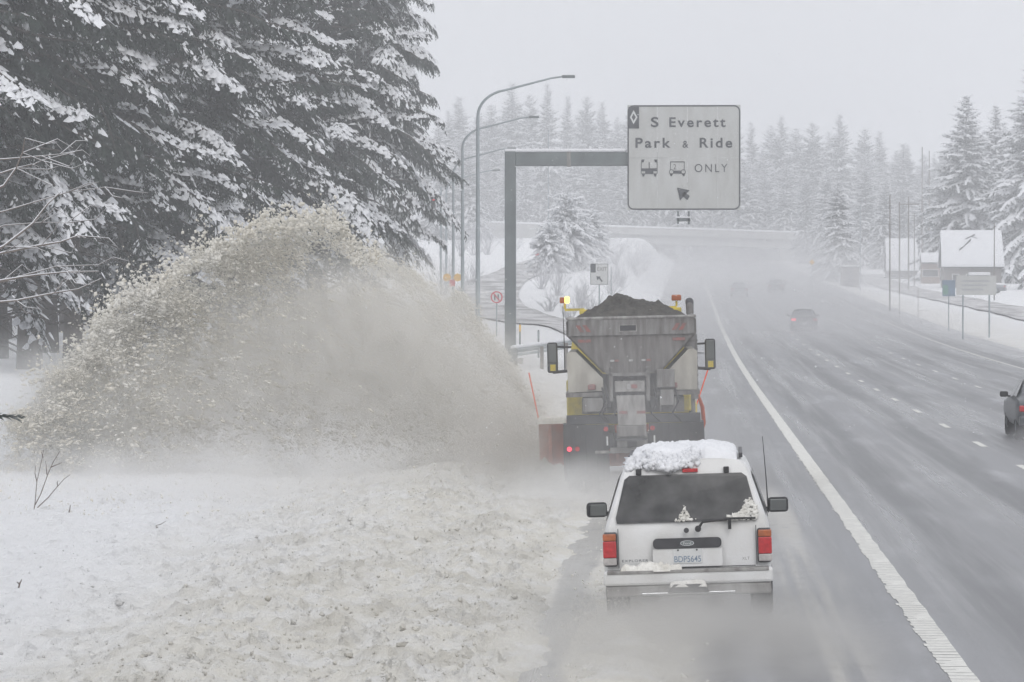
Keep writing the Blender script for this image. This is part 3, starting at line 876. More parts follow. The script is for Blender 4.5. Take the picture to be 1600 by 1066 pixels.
stick('snow_twig', 'short dark upright twig right of the bare sapling', 64, [[(102, 787), (104, 780), (105, 773)]], .012)
stick('snow_twig', 'small hooked twig lying on the snow', 61, [[(242, 812), (240, 806), (248, 804), (256, 799)], [(242, 808), (246, 812)]], .008)
stick('snow_twig', 'short dark weed stub at the lower left edge', 49, [[(22, 908), (25, 898), (28, 892)], [(25, 900), (20, 896)]], .012)

# ------------------------------------------------------------------ lettering
def text(name, body, x0, x1, z0, z1, y, m, parent, bold=.0, space=1.0, flip=False):
    """flat lettering fitted into a box on a face that looks towards -y"""
    cu = bpy.data.curves.new(name, 'FONT'); cu.body = body; cu.size = 1.0; cu.space_character = space; cu.offset = bold
    tmp = bpy.data.objects.new(name, cu); COL.objects.link(tmp)
    dg = bpy.context.evaluated_depsgraph_get(); dg.update()
    me = bpy.data.meshes.new_from_object(tmp.evaluated_get(dg))
    bpy.data.objects.remove(tmp); bpy.data.curves.remove(cu)
    n = len(me.vertices); c = np.empty(n * 3, dtype=np.float32); me.vertices.foreach_get('co', c); c = c.reshape(-1, 3)
    lo, hi = c.min(0), c.max(0)
    out = np.empty_like(c)
    out[:, 0] = x0 + (c[:, 0] - lo[0]) / (hi[0] - lo[0]) * (x1 - x0)
    out[:, 1] = y
    out[:, 2] = z0 + (c[:, 1] - lo[1]) / (hi[1] - lo[1]) * (z1 - z0)
    me.vertices.foreach_set('co', out.ravel()); me.update(); me.materials.clear()
    return link(name, me, m, parent)
def flat(name, polys, y, m, parent, t=.004):
    b = MB()
    for pl in polys: b.prism(pl, y - t, y)
    return b.build(name, m, parent)
def ring(pts_out, pts_in):
    n = len(pts_out)
    return [[pts_out[i], pts_out[(i + 1) % n], pts_in[(i + 1) % n], pts_in[i]] for i in range(n)]
def rrect(x0, x1, z0, z1, r, k=5):
    o = []
    for cx, cz, a in ((x1 - r, z1 - r, 0), (x0 + r, z1 - r, 90), (x0 + r, z0 + r, 180), (x1 - r, z0 + r, 270)):
        for i in range(k + 1):
            t = R(a + 90 * i / k); o.append((cx + r * math.cos(t), cz + r * math.sin(t)))
    return o
def disc(cx, cz, r, n=20, a0=0): return [(cx + r * math.cos(2 * math.pi * i / n + a0), cz + r * math.sin(2 * math.pi * i / n + a0)) for i in range(n)]

# ------------------------------------------------------------------ overhead sign on its cantilever
SD = 165.0
sp = px(797.5, 552, SD)
sb = G(sp.x, SD, False)
sg = empty('overhead_sign', (sp.x, SD, sb))
ppm = F / SD
def su(cx): return (960 + cx / 5.077 - 797.5) / ppm           # crop x -> local x
def sv(cy_): return px(0, 150 + cy_ / 5.077, SD).z - sb       # crop y -> local z
X0, X1, Z0, Z1 = su(103), su(998), sv(908), sv(77)
xs4 = [X0, su(340), su(578), su(818), X1]; zm = sv(495)
for i in range(4):
    for (za, zb) in ((Z0, zm), (zm, Z1)):
        B('panel', M_signface, sg, xs4[i] + .004, xs4[i + 1] - .004, -.34 - .004 * (i % 2), -.29, za + .004, zb - .004)
ib = .07
flat('border', ring(rrect(X0 + .01, X1 - .01, Z0 + .01, Z1 - .01, .26), rrect(X0 + .01 + .055, X1 - .01 - .055, Z0 + .065, Z1 - .065, .20)), -.352, M_signink, sg)
yy = -.358
text('lettering', 'S', su(290), su(350), sv(252), sv(172), yy, M_signink, sg, .02)
text('lettering', 'Everett', su(435), su(880), sv(253), sv(175), yy, M_signink, sg, .02, 1.28)
text('lettering', 'Park', su(168), su(445), sv(416), sv(337), yy, M_signink, sg, .02, 1.28)
text('lettering', '&', su(540), su(586), sv(416), sv(360), yy, M_signink, sg, .012)
text('lettering', 'Ride', su(675), su(932), sv(416), sv(337), yy, M_signink, sg, .02, 1.28)
text('lettering', 'ONLY', su(636), su(894), sv(608), sv(544), yy, M_signink, sg, -.004, 1.3)
C = lambda pts: [(su(a), sv(b)) for a, b in pts]
dp = flat('diamond_plaque', [C([(112, 262), (196, 262), (196, 92), (112, 92)])], -.36, M_signink, sg)
flat('diamond', ring(C([(153, 118), (184, 174), (153, 230), (124, 174)]), C([(153, 145), (170, 174), (153, 203), (138, 174)])), -.3645, M_signpale, dp)
flat('arrow', [C([(497, 730), (596, 752), (520, 832)]), C([(552, 762), (597, 797), (578, 830), (532, 790)])], -.359, M_signink, sg)
# bus seen head-on, and car-pool symbol
bus = flat('bus_symbol', [C([(212, 578), (342, 578), (342, 600), (212, 600)]), C([(245, 600), (310, 600), (310, 622), (245, 622)]), C([(214, 508), (240, 508), (232, 530), (214, 530)]), C([(342, 508), (316, 508), (324, 530), (342, 530)]),
                      C([(212, 530), (217, 530), (217, 578), (212, 578)]), C([(337, 530), (342, 530), (342, 578), (337, 578)]), C([(273, 528), (280, 528), (280, 578), (273, 578)]),
                      C([(218, 618), (245, 618), (236, 642), (226, 642)]), C([(337, 618), (310, 618), (320, 642), (330, 642)]), C([(212, 600), (216, 600), (216, 620), (212, 620)]), C([(338, 600), (342, 600), (342, 620), (338, 620)])], -.359, M_signink, sg)
MBr = lambda cx, cz, r0, r1: ring(disc(cx, cz, r0), disc(cx, cz, r1))
flat('car_symbol', [C([(468, 596), (530, 596), (530, 620), (468, 620)]), C([(442, 530), (447, 530), (447, 590), (442, 590)]), C([(551, 530), (556, 530), (556, 590), (551, 590)]), C([(442, 524), (556, 524), (556, 530), (442, 530)]),
                     C([(438, 618), (466, 618), (456, 640), (446, 640)]), C([(562, 618), (534, 618), (544, 640), (554, 640)])]
     + MBr(su(453), sv(606), .10, .075) + MBr(su(546), sv(606), .10, .075), -.359, M_signink, sg)
text('lettering', '2', su(468), su(490), sv(586), sv(544), yy, M_stain, sg, 0)
# column, arm, splice, lamp
w = .225
B('column', M_weather, sg, -w, w, -w, w, -.6, px(0, 237, SD).z - sb, c=.02)
za, zb = px(0, 259.5, SD).z - sb, px(0, 238.5, SD).z - sb
B('arm', M_weather, sg, w + .004, su(420), -w + .005, w - .005, za, zb, c=.02)
B('splice_plate', M_panel, sg, su(-375), su(-345), -w - .02, w + .02, za - .03, zb + .02)
B('snow_cap', M_snow, sg, -w - .02, X0 - .02, -.2, .2, zb + .005, zb + .15, c=.06)
for x in (su(300), su(800)): B('hanger', M_galv, sg, x - .05, x + .05, -.285, -.215, Z0 + .2, Z1 - .2)
lf = MB(); lf.box(su(495), su(600), -1.3, -1.05, sv(1000), sv(975), c=.02)
lf.box(su(497), su(515), -1.28, -.3, sv(960), sv(948)); lf.box(su(580), su(597), -1.28, -.3, sv(960), sv(948))
lf.box(su(497), su(512), -1.3, -1.1, sv(1022), sv(920)); lf.box(su(582), su(597), -1.3, -1.1, sv(1022), sv(920))
lf.build('sign_light', M_weather, sg)
B('snow_cap', M_snow, sg, su(480), su(608), -1.32, -1.1, sv(974), sv(962), c=.015)
B('footing', M_conc, sg, -.5, .5, -.5, .5, -.6, .12, c=.03)
tag(sg, 'large grey-white overhead sign for S Everett Park and Ride on a cantilever post', 'road sign')

# ------------------------------------------------------------------ light poles
def light_pole(x, top, D, arm_px, label, H=None, z=None, name='street_light', group='street lights along the ramp'):
    p = px(x, top, D)
    g = G(p.x, D, False) if z is None else z
    e = empty(name, (p.x, D, g))
    Hh = p.z - g
    A = arm_px / (F / D)
    ra = 1.5
    MB().tube([(0, 0, -.3), (0, 0, .02), (0, 0, Hh * .5), (0, 0, Hh - ra - .5)], [.13, .12, .10, .08], n=10).build('pole', M_galv, e, True)
    pts = [(0, 0, Hh - ra - .51)]
    for k in range(9):
        t = R(180 - 80 * k / 8)
        pts.append((ra * 1.05 + ra * 1.05 * math.cos(t), 0, Hh - ra - .4 + ra * .85 * math.sin(t)))
    pts.append((A * .75, 0, Hh - .08)); pts.append((A - .6, 0, Hh))
    MB().tube(pts, [.08] + [.072 - .002 * k for k in range(9)] + [.045, .04], n=8).build('arm', M_galv, e, True)
    b = MB(); b.box(A - .62, A, -.14, .14, Hh - .07, Hh + .07, c=.03); b.build('lamp_head', M_weather, e)
    B('base_plate', M_galv, e, -.22, .22, -.22, .22, -.1, .08)
    tag(e, label, 'street light', group)
light_pole(746.5, 120, 193, 152, 'nearest curved-arm street light, left of the overhead sign post')
light_pole(722.5, 183, 245, 120, 'second curved-arm street light from the overhead sign post')
light_pole(708, 232, 295, 98, 'third curved-arm street light from the overhead sign post')
light_pole(697, 266, 345, 84, 'farthest and leftmost curved-arm street light by the stand of firs')
def thin_pole(x, top, D, label, rad=.1, m=M_galv, cross=False, name='utility_pole', group='thin poles among the misty trees'):
    p = px(x, top, D); g = G(p.x, D, False)
    rad *= .72
    e = empty(name, (p.x, D, g))
    MB().tube([(0, 0, -.4), (0, 0, (p.z - g) * .5), (0, 0, p.z - g)], [rad, rad * .85, rad * .65], n=8).build('pole', m, e, True)
    B('pole_cap', m, e, -rad * .8, rad * .8, -rad * .8, rad * .8, p.z - g + .002, p.z - g + .12)
    if cross:
        B('crossarm', m, e, -1.2, 1.2, -.06 - rad, -.005 - rad, p.z - g - .8, p.z - g - .65)
    tag(e, label, 'pole', group)
thin_pole(857, 205, 420, 'thin grey pole beside the bushy snowed conifer by the ramp', .09)
thin_pole(1389, 308, 330, 'thin dark pole standing in the snow left of the houses', .09, M_wood)
thin_pole(1404, 318, 430, 'wooden pole just left of the crossarm pole by the far house', .12, M_wood)
thin_pole(1418, 310, 470, 'wooden pole with crossarm in front of the far white roof', .13, M_wood, True)
thin_pole(1427, 335, 520, 'slim pole right of the crossarm pole', .10, M_wood)
thin_pole(1439, 232, 640, 'tall pale pole rising above the trees left of the house', .17, M_wood)
thin_pole(1450, 238, 660, 'second tall pale pole above the trees left of the house', .17, M_wood)
thin_pole(1551, 352, 380, 'thin dark pole in front of the barn-like house roof', .09, M_wood)
thin_pole(1343, 322, 430, 'thin pole right of the broad drooping fir', .08)

# ------------------------------------------------------------------ signs
def post_sign(name, label, x, D, ztop_px, wpx, hpx, posts, facem, thick=.03, deco=None, cat='road sign', base=None, postr=.035):
    p = px(x, ztop_px, D); g = G(p.x, D, False) if base is None else base
    e = empty(name, (p.x, D, g))
    s = F / D
    w_, h_ = wpx / s, hpx / s
    zt = p.z - g
    for q in posts:
        MB().tube([(q * w_, .03, -.3), (q * w_, .03, zt - .05)], postr, n=8).build('post', M_galv, e, True)
    if facem is not None: B('panel', facem, e, -w_ / 2, w_ / 2, -thick - .01, -.01, zt - h_, zt, c=.008)
    if deco: deco(e, w_, h_, zt)
    return tag(e, label, cat)
def d_lane(e, w, hh, zt):
    y = -.046
    flat('border', ring(rrect(-w / 2 + .01, w / 2 - .01, zt - hh + .01, zt - .01, .05), rrect(-w / 2 + .035, w / 2 - .035, zt - hh + .035, zt - .035, .04)), y, M_signink, e)
    flat('diamond_plaque', [[(-w / 2 + .02, zt - .02), (-w * .2, zt - .02), (-w * .2, zt - hh * .42), (-w / 2 + .02, zt - hh * .42)]], y - .005, M_signink, e)
    text('lettering', 'EXIT', -w * .1, w * .42, zt - hh * .35, zt - hh * .16, y - .003, M_stain, e)
    flat('arrow', [[(-w * .16, zt - hh * .6), (w * .08, zt - hh * .62), (-w * .12, zt - hh * .80)], [(-w * .05, zt - hh * .66), (w * .02, zt - hh * .64), (w * .20, zt - hh * .84), (w * .13, zt - hh * .88)]], y - .003, M_signink, e)
post_sign('lane_sign', 'small white exit lane sign with arrow up-left, above the sand truck', 936.5, 240, 412, 28, 33, (0,), M_signpale, deco=d_lane)
thin_pole(955, 420, 250, 'thin marker post right of the small white lane sign', .04, M_galv, name='marker_post', group=None)
def d_noturn(e, w, hh, zt):
    c = zt - hh / 2
    f_ = flat('face', [disc(0, c, w / 2)], -.02, M_signpale, e, .02)
    flat('red_ring', MBr(0, c, w / 2 - .005, w / 2 * .80), -.041, M_redsign, e)
    flat('symbol', [[(-w * .2, c - .16), (-w * .1, c - .16), (-w * .1, c + .15), (-w * .2, c + .15)], [(w * .08, c - .16), (w * .18, c - .16), (w * .18, c + .15), (w * .08, c + .15)]], -.0415, M_signink, e)
    flat('slash', [[(-w * .3, c + .2), (-w * .24, c + .24), (w * .3, c - .2), (w * .24, c - .24)]], -.047, M_redsign, e)
post_sign('prohibition_sign', 'small round red-ringed prohibition sign on a post left of the big sign column', 776, 214, 455, 19, 19, (0,), None, deco=d_noturn)
def d_stop(e, w, hh, zt):
    c = zt - hh / 2
    flat('face', [disc(0, c, w / 2, 8, R(22.5))], -.02, M_redsign, e, .02)
    flat('border', ring(disc(0, c, w / 2 * .97, 8, R(22.5)), disc(0, c, w / 2 * .88, 8, R(22.5))), -.041, M_signpale, e)
    text('lettering', 'STOP', -w * .32, w * .32, c - .11, c + .11, -.042, M_signpale, e)
post_sign('stop_sign', 'red octagonal stop sign at the top of the ramp', 840, 425, 389, 12, 12, (0,), None, deco=d_stop)
def d_warn(e, w, hh, zt):
    for s_ in (-1, 1):
        cx = s_ * w * .26
        flat('warning_disc', [disc(cx, zt - .45, .30, 8)], -.02, M_yelsign, e, .02)
    flat('red_plaque', [[(-.2, zt - 1.1), (.2, zt - 1.1), (.2, zt - .6), (-.2, zt - .6)]], -.02, M_redsign, e, .02)
    B('bracket', M_galv, e, -w * .3, w * .3, -.018, 0, zt - .5, zt - .4)
post_sign('warning_sign', 'pair of orange-yellow warning discs with a red plaque beside the third street light', 706.5, 292, 424, 32, 20, (0,), None, deco=d_warn)
M_faint = mat('faded_sign_print', (.40, .41, .43), .6, scale=8, var=.1)
def d_board(e, w, hh, zt):
    for k in range(3):
        z = zt - hh * (.28 + .22 * k)
        flat('faint_line', [[(-w * .36, z - .05), (w * (.34 - .08 * k), z - .05), (w * (.34 - .08 * k), z + .05), (-w * .36, z + .05)]], -.046, M_faint, e)
    B('snow_cap', M_snow, e, -w * .2, w * .35, -.1, .1, zt + .003, zt + .2, c=.05)
post_sign('board_sign', 'wide pale two-post sign board in front of the barn-like house', 1523, 240, 431, 62, 30, (-.33, .33), M_signface, deco=d_board, postr=.05)
def d_blue(e, w, hh, zt):
    flat('green_patch', [[(-w * .45, zt - hh * .9), (-w * .05, zt - hh * .9), (-w * .05, zt - hh * .3), (-w * .45, zt - hh * .3)]], -.046, M_green, e)
post_sign('blue_sign', 'small blue and green sign on one post left of the sign board', 1480.5, 262, 438, 20, 25, (0,), M_blue, deco=d_blue)
def d_yel(e, w, hh, zt):
    flat('face', [disc(0, zt - hh / 2, w / 2, 4)], -.02, M_yelsign, e, .02)
post_sign('yellow_sign', 'faint yellow diamond sign far down the right verge in the mist', 1268, 400, 404, 9, 12, (0,), None, deco=d_yel)
def delin(x, top, D, label, m):
    p = px(x, top, D); g = G(p.x, D, False)
    e = empty('delineator', (p.x, D, g))
    B('post', M_weather, e, -.04, .04, -.02, .02, -.2, p.z - g)
    B('reflector', m, e, -.045, .045, -.03, -.022, (p.z - g) * .7, p.z - g - .05)
    tag(e, label, 'delineator', 'delineators by the big sign column')
delin(812.5, 506, 186, 'delineator post with yellow reflector just right of the big sign column', M_yelsign)
delin(841.5, 516, 178, 'plain leaning delineator post above the guardrail', M_galv)
for x, yy, D in ((780, 505, 0, )[:3] and ((1413, 470, 300), (1435, 472, 300))):
    p = px(x, yy, D)
thin_pole(1404, 445, 300, 'short marker stake in the snow below the far house', .03, M_wood, name='marker_stake', group=None)
thin_pole(1433, 452, 300, 'second short marker stake in the snow below the far house', .03, M_wood, name='marker_stake', group=None)
# guardrail
gr0 = px(800, 563, 158)
gz = G(gr0.x, 158, False)
ge = empty('guardrail', (gr0.x, 158, gz))
pts = []
for k in range(9):
    pts.append((k * .42, k * 2.6, .55 + k * .035))
B('end_block', M_weather, ge, -.14, .22, -.25, .1, .2, .72, c=.03)
b = MB()
for (o1, o2) in ((.12, .0), (.0, .06), (-.12, .0)):
    b.tube([(q[0] - o2, q[1], q[2] + o1) for q in pts], .055, n=6)
b.build('rail', M_galv, ge, True)
for k in range(0, 9, 2): B('post', M_wood, ge, pts[k][0] + .08, pts[k][0] + .22, pts[k][1] - .08, pts[k][1] + .08, -.4, pts[k][2] + .1)
b = MB(); b.tube([(q[0], q[1], q[2] + .21) for q in pts], .07, n=8); b.build('snow_cap', M_snow, ge, True)
tag(ge, 'low galvanised guardrail with blunt end at the foot of the big sign column', 'guardrail')
# traffic signal glimpsed behind the stand
tp = px(677, 311, 330); tg = G(tp.x, 330, False)
te = empty('traffic_signal', (tp.x, 330, tg))
MB().tube([(.6, .1, -.3), (.6, .1, tp.z - tg + 1)], .09, n=8).build('pole', M_galv, te)
B('arm', M_galv, te, 0, .6, .05, .12, tp.z - tg - .06, tp.z - tg + .02)
B('housing', M_dark, te, -.17, .17, -.2, .04, tp.z - tg - .75, tp.z - tg + .22, c=.03)
MB().tube([(0, -.24, tp.z - tg), (0, -.2, tp.z - tg)], .12, n=16).build('red_lamp', M_redlit, te)
MB().tube([(0, -.22, tp.z - tg - .3), (0, -.2, tp.z - tg - .3)], .11, n=16).build('amber_lamp', M_dark, te)
tag(te, 'small red traffic signal glowing at the right edge of the fir stand', 'traffic light')

# ------------------------------------------------------------------ houses on the right
def house(name, label, xa, xb, D, yridge, yeave, ybase, depth, wallm, bare=False):
    c = px((xa + xb) / 2, ybase, D); s = F / D
    g = min(c.z, G(c.x, D, False))
    e = empty(name, (c.x, D, g))
    w = (xb - xa) / s / 2; zr = px(0, yridge, D).z - g; ze = px(0, yeave, D).z - g
    B('wall', wallm, e, -w * .93, w * .93, .6, depth - .6, -.8, ze - .05)
    dr = depth / 2
    def slab(y0, y1, z0, z1, t, nm, m, ov, off):
        V = [(-w * ov, y0, z0 + off), (w * ov, y0, z0 + off), (w * ov * .97, y1, z1 + off), (-w * ov * .97, y1, z1 + off)]
        V += [(a, b_, c_ + t) for a, b_, c_ in V]
        MB().add(V, [(0, 1, 2, 3), (4, 7, 6, 5), (0, 4, 5, 1), (1, 5, 6, 2), (2, 6, 7, 3), (3, 7, 4, 0)]).build(nm, m, e)
    slab(0, dr, ze, zr, .14, 'roof', M_dark, 1.0, 0)
    slab(depth, dr, ze, zr, .14, 'roof', M_dark, 1.0, 0)
    slab(-.1, dr, ze, zr, .30, 'roof_snow', M_snow, 1.02, .145)
    slab(depth + .1, dr, ze, zr, .30, 'roof_snow', M_snow, 1.02, .145)
    for sx_ in (-1, 1):
        MB().prism([(sx_ * w * .925, ze), (sx_ * w * .90, ze), (sx_ * w * .90, ze + .01)], .6, depth - .6).build('corner_board', wallm, e)
        x = sx_ * w * .92
        MB().add([(x, .7, ze - .06), (x, depth - .7, ze - .06), (x, dr, zr - .15), (x - sx_ * .1, .7, ze - .06), (x - sx_ * .1, depth - .7, ze - .06), (x - sx_ * .1, dr, zr - .15)],
                 [(0, 1, 2), (3, 5, 4), (0, 3, 4, 1), (1, 4, 5, 2), (2, 5, 3, 0)]).build('gable', wallm, e)
    for k in (-.55, -.1, .45):
        f_ = B('window', M_signpale, e, w * k - .45, w * k + .45, .55, .597, .9, min(1.9, ze - .4))
        B('pane', M_glass, f_, w * k - .36, w * k + .36, .535, .548, .98, min(1.82, ze - .48))
    return tag(e, label, 'house'), e, w, zr, ze
_, he, hw, hzr, hze = house('house', 'barn-like house with big snow-covered roof and dark wall', 1470, 1566, 500, 365, 419, 452, 7.5, M_wood)
# shingles showing where the snow slid off
b = MB()
for (u0, v0, u1, v1, wd) in ((-.42, .38, -.02, .68, .45), (-.2, .72, .12, .84, .32), (.0, .80, .2, .74, .2)):
    for k in range(4):
        u = lerp(u0, u1, k / 4); v = lerp(v0, v1, k / 4); u2 = lerp(u0, u1, (k + 1) / 4) ; v2 = lerp(v0, v1, (k + 1) / 4)
        P_ = lambda u, v, o: (u * hw, v * 3.75 - .05, lerp(hze, hzr, v) + .47 + o)
        ww = wd * (.6 + .5 * random.random()) / 7
        b.add([P_(u, v, 0), P_(u2, v2, 0), P_(u2, v2 + ww, 0), P_(u, v + ww, 0)], [(0, 1, 2, 3)])
b.build('bare_shingle_patch', M_dark, he)
house('house', 'farther house with steep white snowy roof behind the poles', 1384, 1434, 590, 377, 425, 444, 9, M_wood)
house('shed', 'small brownish shed between the two white-roofed houses', 1438, 1468, 540, 400, 412, 438, 4, mat('brown_boards', (.22, .16, .13), .8, scale=4))[0]['category'] = 'shed'
c = px(1327, 442, 470); g = G(c.x, 470, False)
ut = empty('shed', (c.x, 470, g))
B('wall', M_wood, ut, -1.05, 1.05, 0, 2, -.4, 2.2); B('roof', M_dark, ut, -1.2, 1.2, -.15, 2.15, 2.204, 2.35); B('roof_snow', M_snow, ut, -1.18, 1.18, -.12, 2.12, 2.354, 2.5, c=.06); B('door', M_dark, ut, -.4, .4, -.03, -.002, 0, 1.9)
tag(ut, 'dark box-shaped shed under the broad drooping fir by the highway', 'shed')

# ------------------------------------------------------------------ vehicles
def wheel(parent, x, y, r, w, rimm, name='wheel'):
    """tyre with rounded shoulders, rim as its sub-part; axle along x"""
    b = MB(); n = 28
    prof = [(-w / 2, r * .62), (-w / 2, r * .90), (-w * .38, r), (w * .38, r), (w / 2, r * .90), (w / 2, r * .62)]
    V = [(px_, rr * math.cos(2 * math.pi * k / n), rr * math.sin(2 * math.pi * k / n)) for k in range(n) for px_, rr in prof]
    m = len(prof)
    Fc = [(k * m + j, k * m + j + 1, ((k + 1) % n) * m + j + 1, ((k + 1) % n) * m + j) for k in range(n) for j in range(m - 1)]
    b.add(V, Fc)
    t = b.build(name, M_black, parent, True); t.location = (x, y, r)
    q = MB(); q.tube([(-w * .40, 0, 0), (w * .40, 0, 0)], r * .625, n=20); q.tube([(-w * .46, 0, 0), (w * .46, 0, 0)], r * .2, n=12)
    q.build('rim', rimm, t, True)
    return t

def loft(stations, n_half):
    """stations: list of (list of (x,y,z) half-profile points from bottom centre to roof centre)"""
    V, Fc = [], []
    n = n_half
    for st in stations:
        V += [tuple(p) for p in st] + [(-p[0], p[1], p[2]) for p in st]
    for s_ in range(len(stations) - 1):
        a, b_ = s_ * 2 * n, (s_ + 1) * 2 * n
        for j in range(n - 1):
            Fc.append((a + j, a + j + 1, b_ + j + 1, b_ + j))
            Fc.append((a + n + j, b_ + n + j, b_ + n + j + 1, a + n + j + 1))
    for s_ in (0, len(stations) - 1):
        a = s_ * 2 * n
        for j in range(n - 1): Fc.append((a + j, a + j + 1, a + n + j + 1, a + n + j))
    return V, Fc
def car_mesh(name, stations, m, parent):
    V, Fc = loft(stations, len(stations[0]))
    me = bpy.data.meshes.new(name); me.from_pydata(V, [], Fc)
    bm = bmesh.new(); bm.from_mesh(me)
    bmesh.ops.remove_doubles(bm, verts=bm.verts[:], dist=.002)
    bmesh.ops.recalc_face_normals(bm, faces=bm.faces[:])
    bm.to_mesh(me); bm.free()
    me.polygons.foreach_set('use_smooth', [True] * len(me.polygons)); me.set_sharp_from_angle(angle=R(34))
    return link(name, me, m, parent)
def lumpy(name, m, parent, x0, x1, y0, y1, zf, hh, seed, nx=44, ny=30, pw=6, amp=.25, fr=3.0):
    """a slab of settled snow: steep rounded edges, uneven top"""
    V = []
    for j in range(ny + 1):
        for i in range(nx + 1):
            u, v = 2 * i / nx - 1, 2 * j / ny - 1
            x = lerp(x0, x1, i / nx); y = lerp(y0, y1, j / ny)
            w_ = .97 + .05 * nz(x * 4, y * 4, seed + 40) + .02 * nz(x * 17, y * 17, seed + 41)
            u, v = max(-1, min(1, u * w_)), max(-1, min(1, v * w_))
            e = 1 - max(abs(u), abs(v)) ** pw
            e *= 1 - .35 * max(0, abs(u) ** pw + abs(v) ** pw - 1)
            k = max(0, e) ** .45 if 0 < i < nx and 0 < j < ny else 0.0
            nn = nz(x * fr, y * fr, seed) + .5 * nz(x * fr * 2.7, y * fr * 2.7, seed + 3) + .3 * nz(x * fr * 7, y * fr * 7, seed + 5)
            z = zf(x, y) + hh * k * (1 + amp * nn) - .01
            V.append((x + .04 * nz(x * 5, y * 5, seed + 9) * k, y + .05 * nz(x * 5, y * 5, seed + 19), z))
    idx = np.arange((nx + 1) * (ny + 1)).reshape(ny + 1, nx + 1)
    Q = np.stack([idx[:-1, :-1], idx[:-1, 1:], idx[1:, 1:], idx[1:, :-1]], -1).reshape(-1, 4)
    return link(name, mesh_np(name, V, Q, smooth=True), m, parent)
def quadp(name, pts, m, parent, t=.012):
    """thin pane: polygon pts given counter-clockwise from outside, thickened inwards"""
    P = [Vector(p) for p in pts]
    nrm = (P[1] - P[0]).cross(P[2] - P[0]).normalized()
    n = len(P)
    V = [p + nrm * t for p in P] + P
    return MB().add(V, [tuple(range(n)), tuple(range(2 * n - 1, n - 1, -1))] + [(i, i + n, (i + 1) % n + n, (i + 1) % n) for i in range(n)]).build(name, m, parent)

# ---- white sport utility vehicle
SUVD = 43.0
suv = empty('sport_utility_vehicle', (.055, SUVD, road_z(.05, SUVD) + .005), (0, R(-1.9), R(-.6)))
prof = [(0, .34), (.70, .34), (.83, .40), (.885, .52), (.905, .70), (.893, .90), (.862, 1.06), (.765, 1.36), (.695, 1.57), (.655, 1.65), (.60, 1.70), (.40, 1.725), (0, 1.735)]
def rear(z): return max(0, z - 1.0) * .52
def st(y, wsc=1.0, top=None, bulge=0.0, taper=0.0, shift=True):
    o = []
    for x, z in prof:
        zz = z
        if top is not None and z > top[0]: zz = top[0] + (z - top[0]) * top[1]
        yo = (rear(z) if shift else 0)
        o.append((x * wsc, y + yo + bulge * (x / .9) ** 4, zz))
    return o
stn = [st(.0, .955, bulge=.05), st(.03, .985, bulge=.04), st(.10, 1.0), st(1.0, 1.0), st(1.9, 1.0)]
stn += [st(2.5, 1.0, shift=False), st(2.75, .995, (1.05, .9), shift=False), st(3.35, .99, (1.0, .12), shift=False), st(4.3, .97, (.95, .06), shift=False), st(4.55, .93, (.85, .06), shift=False)]
car_mesh('body', stn, M_white, suv)
# panes
def bk(x, z, o=-.012): return (x, rear(z) + .05 * (abs(x) / .9) ** 4 + o, z)
rw = quadp('rear_window', [bk(-.745, 1.075), bk(.745, 1.075), bk(.755, 1.13), bk(.655, 1.53), bk(.60, 1.57), bk(-.60, 1.57), bk(-.655, 1.53), bk(-.755, 1.13)], M_glass, suv, .004)
for s_ in (-1, 1):
    for (ya, yb) in ((.42, 1.05), (1.12, 1.75), (1.82, 2.45)):
        pts = [(s_ * .868, ya, 1.085), (s_ * .868, yb, 1.085), (s_ * .725, yb - (.0 if yb < 2 else .15), 1.53), (s_ * .725, ya + .25 * (ya < .5), 1.53)]
        quadp('side_window', pts if s_ > 0 else pts[::-1], M_glass, suv, .006)
    B('roof_rail', M_dark, suv, s_ * .60 - .02, s_ * .60 + .02, .6, 2.3, 1.72, 1.77, c=.008)
    # tail lamp: amber, red, clear
    x0, x1 = (.745, .893) if s_ > 0 else (-.893, -.745)
    tl_ = MB().box(x0, x1, -.028, .20, .62, .985, c=.025).build('tail_light', M_dark, suv)
    xa, xb = (x0 + .012, x1 + .006) if s_ > 0 else (x0 - .006, x1 - .012)
    B('amber_lens', M_amber, tl_, xa, xb, -.038, .19, .895, .97, c=.012)
    B('red_lens', M_red, tl_, xa, xb, -.040, .19, .715, .892, c=.010)
    B('clear_lens', M_clear, tl_, xa, xb, -.038, .19, .635, .712, c=.010)
    # door mirror
    e = MB(); e.box(s_ * 1.02 - .13, s_ * 1.02 + .10, 2.35, 2.50, 1.02, 1.185, c=.035); e.box(s_ * .88 - .05, s_ * .9 + .05, 2.40, 2.46, 1.03, 1.08)
    mo = e.build('door_mirror', M_black, suv)
    B('mirror_glass', M_mglass, mo, s_ * 1.01 - .095, s_ * 1.01 + .085, 2.340, 2.352, 1.04, 1.165, c=.004)
B('wheel_arch', M_black, suv, -.90, .90, .62, 1.32, .28, .44)
for s_ in (-1, 1):
    wheel(suv, s_ * .78, .97, .36, .24, M_galv); wheel(suv, s_ * .78, 3.75, .36, .24, M_galv)
b = MB(); b.box(-.90, .90, -.16, .12, .42, .575, c=.03); b.build('rear_bumper', M_white, suv)
B('bumper_step_pad', M_panel, suv, -.86, .86, -.172, .06, .545, .579, c=.006)
B('bumper_lower', M_panel, suv, -.88, .88, -.14, .1, .30, .419, c=.02)
B('valance_chrome', M_chrome, suv, -.50, .50, -.19, -.143, .315, .345, c=.01)
b = MB(); b.prism([(-.22, .35), (.22, .35), (.15, .43), (-.15, .43)], -.26, -.162); b.build('hitch_cover', M_dark, suv)
lumpy('hitch_snow', M_dsnow, suv, -.20, .20, -.27, -.165, lambda x, y: .41, .07, 3, 20, 6)
